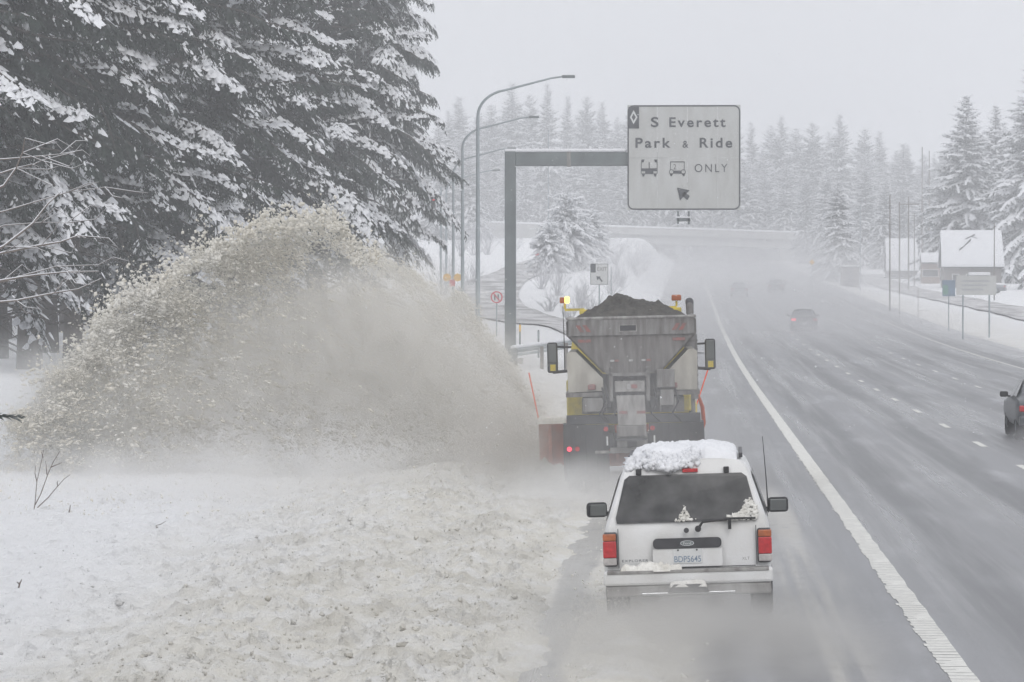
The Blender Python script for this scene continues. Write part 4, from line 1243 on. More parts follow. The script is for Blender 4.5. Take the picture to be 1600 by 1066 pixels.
b = MB(); b.prism(rrect(-.365, .365, .795, .905, .045), -.026, .01); hd = b.build('latch_recess', M_dark, suv)
flat('emblem', [[(p_[0], p_[1]) for p_ in [(.075 * math.cos(t), .85 + .030 * math.sin(t)) for t in np.linspace(0, 6.283, 25)[:-1]]]], -.028, M_chrome, suv, .006)
flat('emblem_field', [[(.066 * math.cos(t), .85 + .023 * math.sin(t)) for t in np.linspace(0, 6.283, 25)[:-1]]], -.0345, M_weather, suv, .003)
text('emblem_lettering', 'Ford', -.042, .042, .838, .862, -.0385, M_signpale, suv)
flat('plate_recess', [rrect(-.37, .37, .60, .793, .02)], -.006, M_white, suv, .010)
lp = B('licence_plate', M_signpale, suv, -.155, .155, -.026, -.018, .635, .79, c=.003)
text('lettering', 'BDP5645', -.142, .142, .648, .715, -.0275, M_blue, lp, .01)
for s_ in (-.10, .10): MB().tube([(s_, -.034, .778), (s_, -.025, .778)], .010, n=10).build('plate_bolt', M_dark, lp)
text('model_lettering', 'EXPLORER', -.70, -.42, .664, .69, -.012, M_signink, suv, .01, 1.2)
text('trim_lettering', 'XLT', .58, .66, .655, .685, -.010, M_panel, suv, 0, 1.1)
B('hatch_seam', M_dark, suv, -.72, .72, -.016, .01, .588, .596)
for s_ in (-1, 1): B('hatch_seam', M_dark, suv, s_ * .735 - .004, s_ * .735 + .004, .004, .03, .6, 1.02)
MB().tube([(-.005, -.02, .985), (-.005, .01, .985)], .028, n=14).build('lock', M_dark, suv)
wp = MB(); wp.tube([(.12, -.05, 1.0), (.12, .0, 1.0)], .034, n=12); wp.tube([(.12, -.045, 1.0), (.17, -.03, 1.07), (.45, .0, 1.095)], [.018, .014, .010], n=6)
wp.tube([(.40, .01, 1.10), (.98 * .75, .03, 1.095)], .012, n=6); wp.box(.44, .475, -.03, .01, .985, 1.09, c=.006)
wp.build('wiper', M_black, suv)
B('high_brake_light', M_red, suv, -.03, .135, rear(1.62) - .03, rear(1.62) + .05, 1.59, 1.63, c=.006)
for x in (-.50, .44): B('hinge', M_black, suv, x - .03, x + .03, rear(1.6) - .035, rear(1.6) + .02, 1.575, 1.64, c=.008)
MB().tube([(.90, 3.05, .98), (.885, 3.05, 1.4), (.86, 3.04, 1.85)], [.010, .007, .004], n=6).build('antenna', M_dark, suv)
zroof = lambda x, y: 1.735 - .06 * (x / .6) ** 4
lumpy('roof_snow', M_snow, suv, -.585, .56, .50, 2.25, zroof, .125, 11, 120, 100, 12, .36, 5.5)
lumpy('bumper_snow', M_dsnow, suv, -.72, -.06, -.17, .0, lambda x, y: .575, .075, 8, 70, 20, 4, .7, 8)
tag(suv, 'white sport utility vehicle with snow on its roof following the plough truck', 'car')

# ---- sedans
def sedan(label, loc, paint, rot=0.0, lit=False, roof_snow=False, group=None):
    e = empty('passenger_car', loc, (0, 0, rot))
    pf = [(0, .25), (.66, .25), (.80, .32), (.865, .46), (.885, .62), (.87, .80), (.82, .93), (.70, 1.15), (.60, 1.35), (.50, 1.41), (0, 1.44)]
    def s2(y, wsc, cut, k, yo=0):
        return [(x * wsc, y + yo * max(0, z - .9), z if z < cut else cut + (z - cut) * k) for x, z in pf]
    car_mesh('body', [s2(0, .90, .80, .15), s2(.10, .97, .86, .15), s2(.75, 1, .93, .10), s2(1.0, 1, .93, .35), s2(1.55, 1, .93, .98), s2(2.5, 1, .93, 1), s2(3.2, 1, .92, .25), s2(3.4, 1, .92, .08), s2(4.4, .97, .82, .1), s2(4.6, .88, .7, .1)], paint, e)
    quadp('rear_window', [(-.66, .93, .97), (.66, .93, .97), (.50, 1.47, 1.36), (-.50, 1.47, 1.36)], M_glass, e, .02)
    for s_ in (-1, 1):
        for ya, yb, yc, yd in ((1.15, 2.0, 1.62, 2.0), (2.06, 3.0, 2.06, 2.62)):
            pts = [(s_ * .815, ya, .965), (s_ * .815, yb, .965), (s_ * .612, yd, 1.345), (s_ * .612, yc, 1.345)]
            quadp('side_window', pts if s_ > 0 else pts[::-1], M_glass, e, .012)
        B('tail_light', M_redlit if (lit and s_ < 0) else M_red, e, s_ * .70 - .14, s_ * .70 + .14, -.025 if s_ else 0, .16, .66, .80, c=.02)
        mo = B('door_mirror', M_black, e, s_ * .97 - .10, s_ * .97 + .09, 2.72, 2.86, .93, 1.06, c=.03)
        B('mirror_arm', M_black, mo, s_ * .87 - .05, s_ * .87 + .05, 2.76, 2.82, .93, .97)
        wheel(e, s_ * .76, .95, .31, .21, M_galv); wheel(e, s_ * .76, 3.65, .31, .21, M_galv)
    b = MB(); b.box(-.84, .84, -.09, .14, .32, .56, c=.04); b.build('rear_bumper', paint, e)
    B('licence_plate', M_signpale, e, -.16, .16, -.10, -.092, .40, .53)
    if roof_snow:
        lumpy('roof_snow', M_snow, e, -.6, .6, 1.3, 2.7, lambda x, y: 1.42, .22, 5)
        lumpy('hood_snow', M_snow, e, -.75, .75, 3.2, 4.5, lambda x, y: .92, .18, 6); lumpy('trunk_snow', M_snow, e, -.75, .75, .0, 1.0, lambda x, y: .93, .18, 7)
    return tag(e, label, 'car', group)
sedan('dark grey car cut off by the right edge of the picture', (8.52, 93, h(93) + .01), M_darkcar)
sedan('hazy car with one lit red tail light ahead on the highway', (7.75, 262, h(262) + .01), M_darkcar, 0, True)
sedan('faint grey car lost in the mist, left of the two farthest', (5.4, 400, h(400) + .01), M_silver)
sedan('faint grey car lost in the mist, right of the two farthest', (9.6, 425, h(425) + .01), M_darkcar)
p = px(1592, 458, 420)
sedan('snow-covered parked car by the barn-like house', (p.x, 440, G(p.x, 440, False) + .02), M_silver, R(80), False, True)

# ---- plough and sand truck
TD = 71.0
trk = empty('sand_truck', (-.87, TD, road_z(-.87, TD) + .005), (0, R(-1.4), R(.9)))
T = trk
# V-box spreader
hp = MB()
top, mid, bot = 1.10, 1.10, .46
sec = [(-top, 3.06), (-mid, 2.77), (-bot, 2.10), (bot, 2.10), (mid, 2.77), (top, 3.06)]
hp.prism(sec, 0, 3.4)
hopper = hp.build('hopper', M_hop, T)
B('hopper_rear_band', M_stain, hopper, -1.105, 1.105, -.03, -.003, 2.775, 3.055)
b = MB(); b.tube([(-1.12, -.02, 3.08), (1.12, -.02, 3.08)], .028, n=8); b.tube([(-1.12, -.02, 3.08), (-1.12, 3.4, 3.08)], .028, n=8); b.tube([(1.12, -.02, 3.08), (1.12, 3.4, 3.08)], .028, n=8)
b.build('top_rail', M_panel, hopper, True)
for x in (-.56, .0, .56): B('rib', M_stain, hopper, x - .012, x + .012, -.04, -.031, 2.95, 3.05)
for k in range(6):
    y = .35 + k * .55
    for s_ in (-1, 1):
        MB().prism([(s_ * 1.115, 3.05), (s_ * 1.15, 3.03), (s_ * 1.15, 2.78), (s_ * .52, 2.12), (s_ * .47, 2.12), (s_ * 1.115, 2.78)], y, y + .05).build('side_brace', M_hop, hopper)
B('slot', M_dark, hopper, -.20, .08, -.036, -.031, 2.85, 2.945); B('slot_frame', M_panel, hopper, -.22, .10, -.033, -.0305, 2.835, 2.96)
for s_ in (-1, 1):
    for k in (0, 1):
        x = s_ * (.98 - .12 * k)
        MB().prism([(x, 2.965), (x - s_ * .07, 2.965), (x - s_ * .15, 2.845), (x - s_ * .08, 2.845)], -.038, -.031).build('chevron', M_sticker_r, hopper)
    B('sticker', M_sticker_r, hopper, s_ * .83 - .11, s_ * .83 + .11, -.012, -.003, 2.66, 2.71)
for x, m_ in ((-.35, M_sticker_w), (-.27, M_sticker_r), (-.02, M_sticker_w), (.2, M_sticker_w), (.29, M_sticker_r)):
    B('sticker', m_, hopper, x - .035, x + .035, -.012, -.003, 2.31, 2.345)
# heaped sand
V = []
nx, ny = 60, 44
for j in range(ny + 1):
    for i in range(nx + 1):
        x = lerp(-1.08, 1.08, i / nx); y = lerp(.02, 3.38, j / ny)
        e = max(0, 1 - abs(2 * i / nx - 1) ** 2.6) ** .9 * max(0, 1 - abs(2 * j / ny - 1) ** 4) ** .7
        z = 3.02 + e * (.25 + .16 * math.exp(-((x + .32) / .28) ** 2 - ((y - 1.5) / 1.0) ** 2) + .07 * math.exp(-((x - .1) / .5) ** 2)) + e * (.09 * nz(x * 3, y * 3, 1) + .09 * nz(x * 7, y * 7, 4) + .06 * nz(x * 15, y * 15, 4))
        V.append((x, y, z))
idx = np.arange((nx + 1) * (ny + 1)).reshape(ny + 1, nx + 1)
Q = np.stack([idx[:-1, :-1], idx[:-1, 1:], idx[1:, 1:], idx[1:, :-1]], -1).reshape(-1, 4)
link('sand_heap', mesh_np('sand_heap', V, Q, smooth=True), M_sand, T)
# brine tanks in the shoulders of the V
for s_ in (-1, 1):
    poly = [(s_ * 1.14, 1.78), (s_ * 1.15, 2.46), (s_ * 1.10, 2.50), (s_ * .99, 2.50), (s_ * .52, 2.02), (s_ * .52, 1.80)]
    tk = MB().prism(poly, .12, 3.0).build('brine_tank', M_tank, T)
    B('tank_fitting', M_sticker_r, tk, s_ * .72 - .07, s_ * .72 + .07, .06, .117, 1.82, 1.92, c=.02)
    B('tank_bracket', M_hop, T, s_ * .80 - .38, s_ * .80 + .38, .0, 3.2, 1.70, 1.775)
# frame rails, bed and lower works
for x in (-.42, .42): B('frame_rail', M_dark, T, x - .06, x + .06, .0, 8.0, .78, 1.05)
B('sub_frame', M_hop, T, -.9, .9, .12, 3.5, 1.40, 1.66)
sp_ = MB()
for x in (-.38, .27): sp_.box(x - .03, x + .03, -.22, -.16, 1.62, 2.22); sp_.box(x - .03, x + .03, -.22, .1, 2.14, 2.2)
sp_.box(-.41, .30, -.22, -.16, 2.06, 2.11); sp_.build('spinner_frame', M_stain, T)
cb = B('conveyor_box', M_panel, T, -.31, .21, -.26, .05, 1.78, 1.97, c=.01)
B('sticker', M_sticker_w, cb, -.10, -.04, -.268, -.262, 1.83, 1.92); B('sticker', M_sticker_r, cb, -.03, .08, -.268, -.262, 1.84, 1.91)
ch = MB(); ch.prism([(-.29, 1.72), (.20, 1.72), (.22, 1.20), (-.27, 1.20)], -.42, -.18); chute = ch.build('chute', M_panel, T)
for x in (-.25, .06): B('reflector', M_sticker_r, chute, x, x + .15, -.428, -.422, 1.40, 1.45)
B('spinner_shroud', M_hop, T, -.30, .22, -.46, -.12, 1.00, 1.195, c=.02)
MB().tube([(-.04, -.3, .93), (-.04, -.3, .97)], .28, n=20).build('spinner_disc', M_dark, T)
B('control_box', M_stain, T, .42, .74, -.12, .1, 1.84, 2.16, c=.015); B('control_box', M_stain, T, .48, .72, -.14, .1, 1.52, 1.80, c=.015)
B('valve_box', M_stain, T, -.88, -.52, -.12, .1, 1.44, 1.68, c=.015); B('valve_box', M_dark, T, -.50, -.38, -.08, .1, 1.50, 1.66, c=.01); B('valve_box', M_dark, T, .30, .42, -.08, .1, 1.48, 1.66, c=.01)
for k in range(6):
    hs2 = MB()
    x = random.uniform(-.8, .8)
    hs2.tube([(x, -.14, 1.8 + .2 * random.random()), (x + .06, -.18, 1.6), (x - .05, -.16, 1.4), (x + .1, -.1, 1.25)], .018, n=6)
    hs2.build('hose', M_black, T)
for x in (-.83, -.47, .48, .74): B('strap', M_panel, T, x - .008, x + .008, -.15, -.13, 1.42, 1.66)
B('bulkhead', M_hop, T, -.55, .55, .3, .36, 1.5, 2.09)
B('rear_beam', M_dark, T, -1.18, 1.18, -.02, .14, 1.22, 1.38, c=.01)
B('tow_frame', M_stain, T, -.42, .24, -.12, .04, .70, .80, c=.01)
for x0, x1 in ((-.30, -.12), (.05, .24)): B('tow_plate', M_panel, T, x0, x1, -.06, .04, .80, 1.05)
for s_, xa, xb in ((-1, -1.24, -.44), (1, .27, 1.22)):
    fl = MB(); n = 8
    for k in range(n):
        x0, x1 = lerp(xa, xb, k / n), lerp(xa, xb, (k + 1) / n)
        y0, y1 = -.02 + .015 * math.sin(k * 1.9), -.02 + .015 * math.sin((k + 1) * 1.9)
        fl.add([(x0, y0, .22), (x1, y1, .22), (x1, y1, 1.215), (x0, y0, 1.215), (x0, y0 + .02, .22), (x1, y1 + .02, .22), (x1, y1 + .02, 1.215), (x0, y0 + .02, 1.215)], [(0, 1, 2, 3), (4, 7, 6, 5), (0, 4, 5, 1), (3, 2, 6, 7)])
    fl.build('mud_flap', M_flap, T)
    B('flap_weight', M_panel, T, (xa + xb) / 2 - .1 + s_ * -.25, (xa + xb) / 2 + .2 + s_ * -.25, -.055, -.04, .70, .75)
for x, z, m_ in ((-1.14, .79, M_redlit), (-1.00, .79, M_red), (1.02, .81, M_red), (1.15, .81, M_redlit), (-.49, 1.13, M_red), (.33, 1.13, M_red)):
    MB().tube([(x, -.075, z), (x, -.045, z)], .042, n=14).build('tail_light', m_, T)
for x in (-.47, .36): B('marker_strip', M_signpale, T, x - .015, x + .015, -.07, -.052, .84, 1.0)
for s_ in (-1, 1):
    for y in (.95,):
        wheel(T, s_ * 1.06, y, .50, .27, M_stain); wheel(T, s_ * .75, y, .50, .27, M_stain)
    wheel(T, s_ * 1.0, 6.9, .50, .30, M_stain)
    fd = MB(); a = [(1.15 * math.cos(t) * .62, 1.15 * math.sin(t) * .58) for t in np.linspace(0, math.pi, 9)]
    V = []
    for cx in (s_ * .86, s_ * 1.25):
        for yy_, zz_ in a: V.append((cx, .95 + yy_, .55 + zz_))
    fd.add(V, [(k, k + 1, k + 10, k + 9) for k in range(8)]); fd.build('fender', M_dark, T, True)
# cab
cab = MB()
cab.prism([(-1.16, 1.05), (-1.16, 2.25), (-1.04, 3.02), (-.92, 3.10), (.92, 3.10), (1.04, 3.02), (1.16, 2.25), (1.16, 1.05)], 4.3, 6.2)
cabo = cab.build('cab', M_yellow, T)
B('rear_cab_window', M_glass, cabo, -.7, .7, 4.285, 4.297, 2.35, 2.9)
B('hood', M_yellow, T, -.85, .85, 6.205, 7.9, 1.0, 2.0, c=.12)
B('front_fender', M_yellow, T, -1.24, -.86, 6.3, 7.6, 1.1, 1.45, c=.1); B('front_fender', M_yellow, T, .86, 1.24, 6.3, 7.6, 1.1, 1.45, c=.1)
B('cab_step', M_yellow, T, -1.22, -.84, 3.6, 4.25, 1.25, 1.92, c=.03); B('cab_step', M_yellow, T, .78, 1.08, 3.6, 4.25, 1.30, 1.80, c=.03)
B('cab_shield', M_yellow, T, -.95, .95, 4.05, 4.28, 3.12, 3.22, c=.02)
# beacons
for x, m_, x2 in ((-1.22, M_amber, 1), (.86, M_amber, 0)):
    bc = MB(); bc.box(x - .02 if x < 0 else x - .02, x + .02, 4.1, 4.14, 3.24, 3.34); bc.box(min(x, x * .7), max(x, x * .7), 4.1, 4.14, 3.20, 3.245)
    bo = bc.build('beacon_bracket', M_yellow, T)
    if x2:
        B('beacon', M_amber, bo, x - .09, x - .002, 4.03, 4.2, 3.345, 3.46, c=.015); B('lit_beacon', M_amberlit, bo, x + .002, x + .09, 4.03, 4.2, 3.345, 3.47, c=.02)
    else: B('beacon', M_amber, bo, x - .09, x + .09, 4.03, 4.2, 3.345, 3.455, c=.02)
# exhaust stack on the right
ex = MB(); ex.tube([(1.10, 3.75, 1.2), (1.10, 3.75, 2.95), (1.10, 3.75, 3.15), (1.10, 3.82, 3.27), (1.10, 3.98, 3.32)], [.06, .06, .062, .066, .07], n=12)
exo = ex.build('exhaust_stack', M_stain, T, True)
MB().tube([(1.10, 3.75, 1.52), (1.10, 3.75, 2.72)], .125, n=14).build('heat_shield', M_stain, exo, True)
for k in range(7): MB().tube([(1.10, 3.75, 1.62 + .16 * k), (1.10, 3.75, 1.66 + .16 * k)], .131, n=14).build('shield_band', M_hop, exo, True)
MB().tube([(1.10, 3.765, 3.1), (1.10, 3.83, 3.272), (1.10, 3.99, 3.322)], [.068, .073, .078], n=12).build('rain_elbow', M_dark, exo, True)
MB().tube([(1.02, 3.9, 1.6), (1.02, 3.9, 2.95)], .03, n=8).build('air_pipe', M_stain, T, True)
# mirrors, whip aerial
for s_, xm in ((-1, -1.50), (1, 1.50)):
    mr_ = MB().box(xm - .10, xm + .10, 5.7, 5.82, 2.02, 2.60, c=.04).build('wing_mirror', M_black, T)
    B('mirror_glass', M_mglass, mr_, xm - .075, xm + .075, 5.688, 5.698, 2.22, 2.57, c=.004); B('convex_glass', M_yelsign if 0 else M_mglass, mr_, xm - .075, xm + .075, 5.688, 5.698, 2.05, 2.20, c=.004)
    B('mirror_decal', M_yellow, mr_, xm - .045, xm + .055, 5.682, 5.687, 2.06, 2.18)
    MB().tube([(s_ * 1.10, 5.75, 2.06), (xm, 5.75, 2.03)], .03, n=8).build('mirror_arm', M_black, mr_); MB().tube([(s_ * 1.08, 5.75, 2.5), (xm, 5.75, 2.52)], .02, n=8).build('mirror_arm', M_black, mr_)
MB().tube([(-1.27, 5.7, 2.05), (-1.27, 5.7, 2.7), (-1.28, 5.7, 3.3)], [.014, .010, .006], n=6).build('whip_aerial', M_black, T)
# front plough: curved mouldboard, left end trailing
plw = MB(); n = 12; V = []
for k in range(2):
    for j in range(n + 1):
        t = j / n
        ang = lerp(-.5, 1.0, t)
        zz = .08 + .95 * t; yo = .42 * (1 - math.cos((t - .35) * 2.0))
        if k == 0: V.append((-1.85, 8.5 - yo, zz))
        else: V.append((1.22, 9.5 - yo, zz))
plw.add(V, [(j, j + 1, n + 2 + j, n + 1 + j) for j in range(n)])
po = plw.build('plough_blade', M_orange, T, True)
sm = po.modifiers.new('thick', 'SOLIDIFY'); sm.thickness = .05
for k in range(7):
    u = (k + .5) / 7; x = lerp(-1.85, 1.22, u); y = lerp(8.5, 9.5, u)
    B('plough_rib', M_orange, po, x - .03, x + .03, y - .30, y - .06, .15, 1.1)
B('plough_frame', M_dark, T, -.5, .5, 7.9, 9.2, .45, .75)
lumpy('blade_snow', M_dsnow, T, -1.9, -1.3, 8.1, 8.5, lambda x, y: .98, .14, 31, 26, 12, 4, .5, 5)
for (xa, za, xb, zb, y) in ((-1.84, 1.0, -2.02, 1.98, 8.45), (1.20, 1.0, 1.60, 2.15, 9.4)):
    MB().tube([(xa, y, za), (xb, y, zb)], .016, n=6).build('marker_stick', M_stick, T)
gd = MB(); gd.tube([(1.28, 7.2, 1.5), (1.36, 7.3, 1.25), (1.38, 7.4, .95), (1.30, 7.5, .6)], [.03, .04, .04, .02], n=10); gd.build('splash_guard', M_orange, T, True)
tag(trk, 'dirty snow plough truck with V-shaped sand hopper, heaped sand and amber beacons', 'truck')

# ------------------------------------------------------------------ thrown slush
def chunks(name, P, S, m, stretch=None, flat_=.75):
    """many small irregular clods in one mesh (8 faces each)"""
    n = len(P)
    base = np.array([[1, 0, 0], [-1, 0, 0], [0, 1, 0], [0, -1, 0], [0, 0, 1], [0, 0, -1]], dtype=np.float64)
    V = base[None] * (.55 + .75 * rng.random((n, 6, 1))) + .18 * rng.standard_normal((n, 6, 3))
    # random rotation
    q = norm(rng.standard_normal((n, 4)))
    w, x, y, z = q.T
    Rm = np.stack([1 - 2 * (y * y + z * z), 2 * (x * y - z * w), 2 * (x * z + y * w), 2 * (x * y + z * w), 1 - 2 * (x * x + z * z), 2 * (y * z - x * w), 2 * (x * z - y * w), 2 * (y * z + x * w), 1 - 2 * (x * x + y * y)], 1).reshape(n, 3, 3)
    V = np.einsum('nij,nkj->nki', Rm, V * S[:, None, None])
    if stretch is not None:
        d = stretch[:, None, :]
        V = V + d * (V * d).sum(-1, keepdims=True) * (.3 + 1.7 * rng.random((n, 1, 1)) ** 2)
    V = V + P[:, None, :]
    o = (np.arange(n) * 6)[:, None]
    T_ = np.concatenate([o + np.array([t]) for t in ((0, 2, 4), (2, 1, 4), (1, 3, 4), (3, 0, 4), (2, 0, 5), (1, 2, 5), (3, 1, 5), (0, 3, 5))])
    return link(name, mesh_np(name, V.reshape(-1, 3), None, T_, smooth=False), m)

PD = 79.0
outline = [(858, 655), (845, 632), (828, 606), (800, 558), (770, 515), (735, 465), (690, 438), (640, 425), (590, 402), (555, 408), (540, 365), (510, 342), (470, 350), (430, 352), (400, 352), (380, 372), (330, 392), (280, 425), (240, 450), (190, 470), (160, 490), (140, 525), (130, 560), (80, 602), (40, 640), (0, 665)]
ox = np.array([a for a, b in outline][::-1], float); oy = np.array([b for a, b in outline][::-1], float)
sc_ = F / PD
def ragged(X):
    return np.array([40 * nz(a * .018, 3.3) + 38 * nz(a * .045, 8.1) + 30 * nz(a * .11, 1.7) for a in np.atleast_1d(X)])
RX = np.arange(0, 870, 3.0); RY = np.interp(RX, ox, oy) + ragged(RX) * np.interp(RX, [0, 700, 860], [1, .8, .2]) + 6
def plume_pts(n, spread=1.0):
    X = 15 + 837 * rng.random(n)
    topz = CAMZ - (np.interp(X, RX, RY) - VPY) / sc_
    xx = (X - VPX) / sc_
    u = (852 - X) / 850.0
    v = np.where(rng.random(n) < .35, 1 - np.abs(rng.standard_normal(n)) * .10, rng.random(n) ** .75)
    v = np.clip(v, 0, 1.02)
    z = -.15 + (topz + .15) * v
    D = lerp(81.5, 76.5, u) + rng.standard_normal(n) * (.25 + 1.5 * np.sqrt(u)) * spread * (1.05 - .55 * v)
    # torn into sheets and fingers
    q = np.array([nz(a * .9 + b_ * .5, b_ * .9 - a * .3, 2.0) + .6 * nz(a * 2.4 + b_ * 1.2, b_ * 2.4, 5.0) for a, b_ in zip(xx, z)])
    ed = np.clip((v - .55) / .45, 0, 1)
    ok = q * (1 + .7 * ed) + 1.0 - .36 * ed > rng.random(n) * .75
    return np.stack([xx * D / PD, D, CAMZ - (CAMZ - z) * D / PD], 1)[ok], u[ok], v[ok]
# clods gathered in strands along their flight
C0, u0, v0 = plume_pts(14500)
nc = len(C0)
per = 15
fl_dir = np.stack([-.75 - .2 * rng.random(nc), -.15 + .3 * rng.random(nc), np.where(u0 < .5, .9 - 1.3 * u0, .25 - 1.1 * (u0 - .5)) + .30 * rng.standard_normal(nc)], 1)
fl_dir = norm(fl_dir)
ext = .06 + .42 * rng.random((nc, 1)) ** 2.5
P = np.repeat(C0, per, 0) + np.repeat(fl_dir * ext, per, 0) * rng.standard_normal((nc * per, 1)) + rng.standard_normal((nc * per, 3)) * np.repeat(.02 + .05 * rng.random((nc, 1)), per, 0)
uu = np.repeat(u0, per)
S = np.clip(.0075 * np.exp(.62 * rng.standard_normal(len(P))), .003, .030) * (.60 + .45 * np.clip(uu * 1.4, 0, 1)) * np.repeat(.7 + .9 * rng.random(nc) ** 2, per)
keep = P[:, 2] > -.3
plume = chunks('slush_plume', P[keep], S[keep], M_slush, np.repeat(fl_dir, per, 0)[keep])
tag(plume, 'tall beige plume of slush clods thrown left by the plough', 'slush', kind='stuff')
nl = 9000
t = rng.random(nl)
D = 78.5 - 15 * t ** 1.8
P = np.stack([-3.2 - 10.2 * rng.random(nl), D, 0 * D], 1)
P[:, 2] = np.array([G(a, b_) for a, b_ in zip(P[:, 0], P[:, 1])]) + np.abs(rng.standard_normal(nl)) * .42 * (1 - t) ** .8
fall = chunks('falling_slush', P, np.clip(.0065 * np.exp(.6 * rng.standard_normal(nl)), .003, .03), M_slush)
tag(fall, 'slush clods dropping on to the bank in front of the plume', 'slush', kind='stuff')
# ragged fringe of bigger clods on the upper left
nf = 1500
tt = rng.random(nf)
X = 30 + 560 * tt ** .8
Yt = np.interp(X, ox, oy) - np.abs(rng.standard_normal(nf)) * 16 + 10
left = X < 330
Yt = np.where(left, Yt - np.abs(rng.standard_normal(nf)) * 26, Yt - np.abs(rng.standard_normal(nf)) * 8)
D = 77.5 + rng.standard_normal(nf) * 1.3
P = np.stack([D * (X - VPX) / F, D, CAMZ - D * (Yt - VPY) / F], 1)
S = .010 + .050 * rng.random(nf) ** 3.0
fr1 = chunks('slush_clods', P, S, M_slush)
# each big clod is a loose gathering of small ones
nb = 330
tt = rng.random(nb); X = 110 + 470 * tt; Yt = np.interp(X, ox, oy) - np.abs(rng.standard_normal(nb)) * 12 + 9
D = 77.5 + rng.standard_normal(nb) * 1.2
C1 = np.stack([D * (X - VPX) / F, D, CAMZ - D * (Yt - VPY) / F], 1)
P = np.repeat(C1, 14, 0) + rng.standard_normal((nb * 14, 3)) * np.repeat(.03 + .07 * rng.random(nb) ** 2, 14)[:, None]
S = .014 + .042 * rng.random(len(P)) ** 2
fr2 = chunks('slush_clods', P, S, M_slush)
tag(fr1, 'loose slush clods flying off the upper left edge of the plume', 'slush', kind='stuff')
tag(fr2, 'bigger clumped slush clods along the ragged plume edge', 'slush', kind='stuff')

# clods lying on the verge
ng = 11000
yv = 34 + 60 * rng.random(ng) ** 1.6
xv = -1.75 - np.abs(rng.standard_normal(ng)) * 3.4
xv = np.clip(xv, -14, -1.6)
P = np.array([(a, b_, max(G(a, b_), road_z(a, b_)) + .004) for a, b_ in zip(xv, yv)])
S = np.clip(.008 * np.exp(.75 * rng.standard_normal(ng)), .003, .07)
gc = chunks('verge_clods', P, S, M_ground)
tag(gc, 'small dirty clods of slush strewn over the snowy verge', 'slush', kind='stuff')
sx_, sy_ = np.arange(-1.25, .0, .045), np.arange(33, 68, .13)
lane = grid_obj('lane_slush', sx_, sy_, lambda x, y: road_z(x, y) - .03 + .10 * math.exp(-((x + .62 + .12 * nz(y * .25, 6)) / .34) ** 2) * (1 + .8 * nz(x * 2.2, y * .6, 3)) + .05 * nz(x * 5, y * 1.8, 8) * math.exp(-((x + .66) / .36) ** 2) + .025 * nz(x * 11, y * 4.5, 9), M_ground)
tag(lane, 'low ridge of dirty slush between the wheel tracks behind the white vehicle', 'slush', kind='stuff')
ns = 7000
yv = 34 + 45 * rng.random(ns); xv = np.where(rng.random(ns) < .5, -1.65 - .35 * np.abs(rng.standard_normal(ns)), -.6 + .35 * rng.standard_normal(ns)) + .1 * np.sin(yv)
P = np.array([(a, b_, road_z(a, b_) + .006) for a, b_ in zip(xv, yv)])
gs = chunks('lane_clods', P, np.clip(.007 * np.exp(.7 * rng.standard_normal(ns)), .003, .05), M_dsnow)
tag(gs, 'dirty slush clods on the ploughed lane behind the white vehicle', 'slush', kind='stuff')
# lumps of snow sticking to the rear window of the white vehicle
nw = 620
x = np.where(rng.random(nw) < .16, -.02 + .035 * rng.standard_normal(nw), .745 - .30 * rng.random(nw) ** 1.3)
hgt = np.where(x < .2, .17 * np.clip(1 - np.abs(x + .02) / .07, .12, 1), .03 + .20 * np.clip((x - .48) / .2, 0, 1) * (.75 + .3 * np.sin(x * 31)))
z = 1.085 + hgt * rng.random(nw)
P = np.stack([x, np.maximum(0, z - 1.0) * .52 + .05 * (np.abs(x) / .9) ** 4 - .022, z], 1)
ws = chunks('window_snow', P, np.clip(.013 * np.exp(.45 * rng.standard_normal(nw)), .006, .03), M_dsnow)
ws.parent = suv; ws['kind'] = 'stuff'
nw = 3200
x = -.62 + .76 * rng.random(nw)
y = .30 + .24 * rng.random(nw) + .05 * np.sin(x * 9)
z = 1.665 + (y - .30) * .42 - .05 * (np.abs(x) / .6) ** 4 + .045 * rng.random(nw) * (1 + .6 * np.sin(x * 13))
sl_ = chunks('roof_snow_slide', np.stack([x, y, z - .015], 1), np.clip(.022 * np.exp(.5 * rng.standard_normal(nw)), .008, .06), M_snow)
sl_.parent = suv; sl_['kind'] = 'stuff'
# droplets off the rear wheels of the white vehicle
nd = 1400
t = rng.random(nd)
P = np.stack([-.78 + .13 * rng.standard_normal(nd) * (1 + t), SUVD + .6 - 1.6 * t, -.05 + .45 * rng.random(nd) ** 1.5 * (1 - .4 * t)], 1)
dr_ = chunks('wheel_droplets', P, .003 + .005 * rng.random(nd) ** 2, M_slush)
tag(dr_, 'slush droplets kicked up by the left rear wheel of the white vehicle', 'slush', kind='stuff')

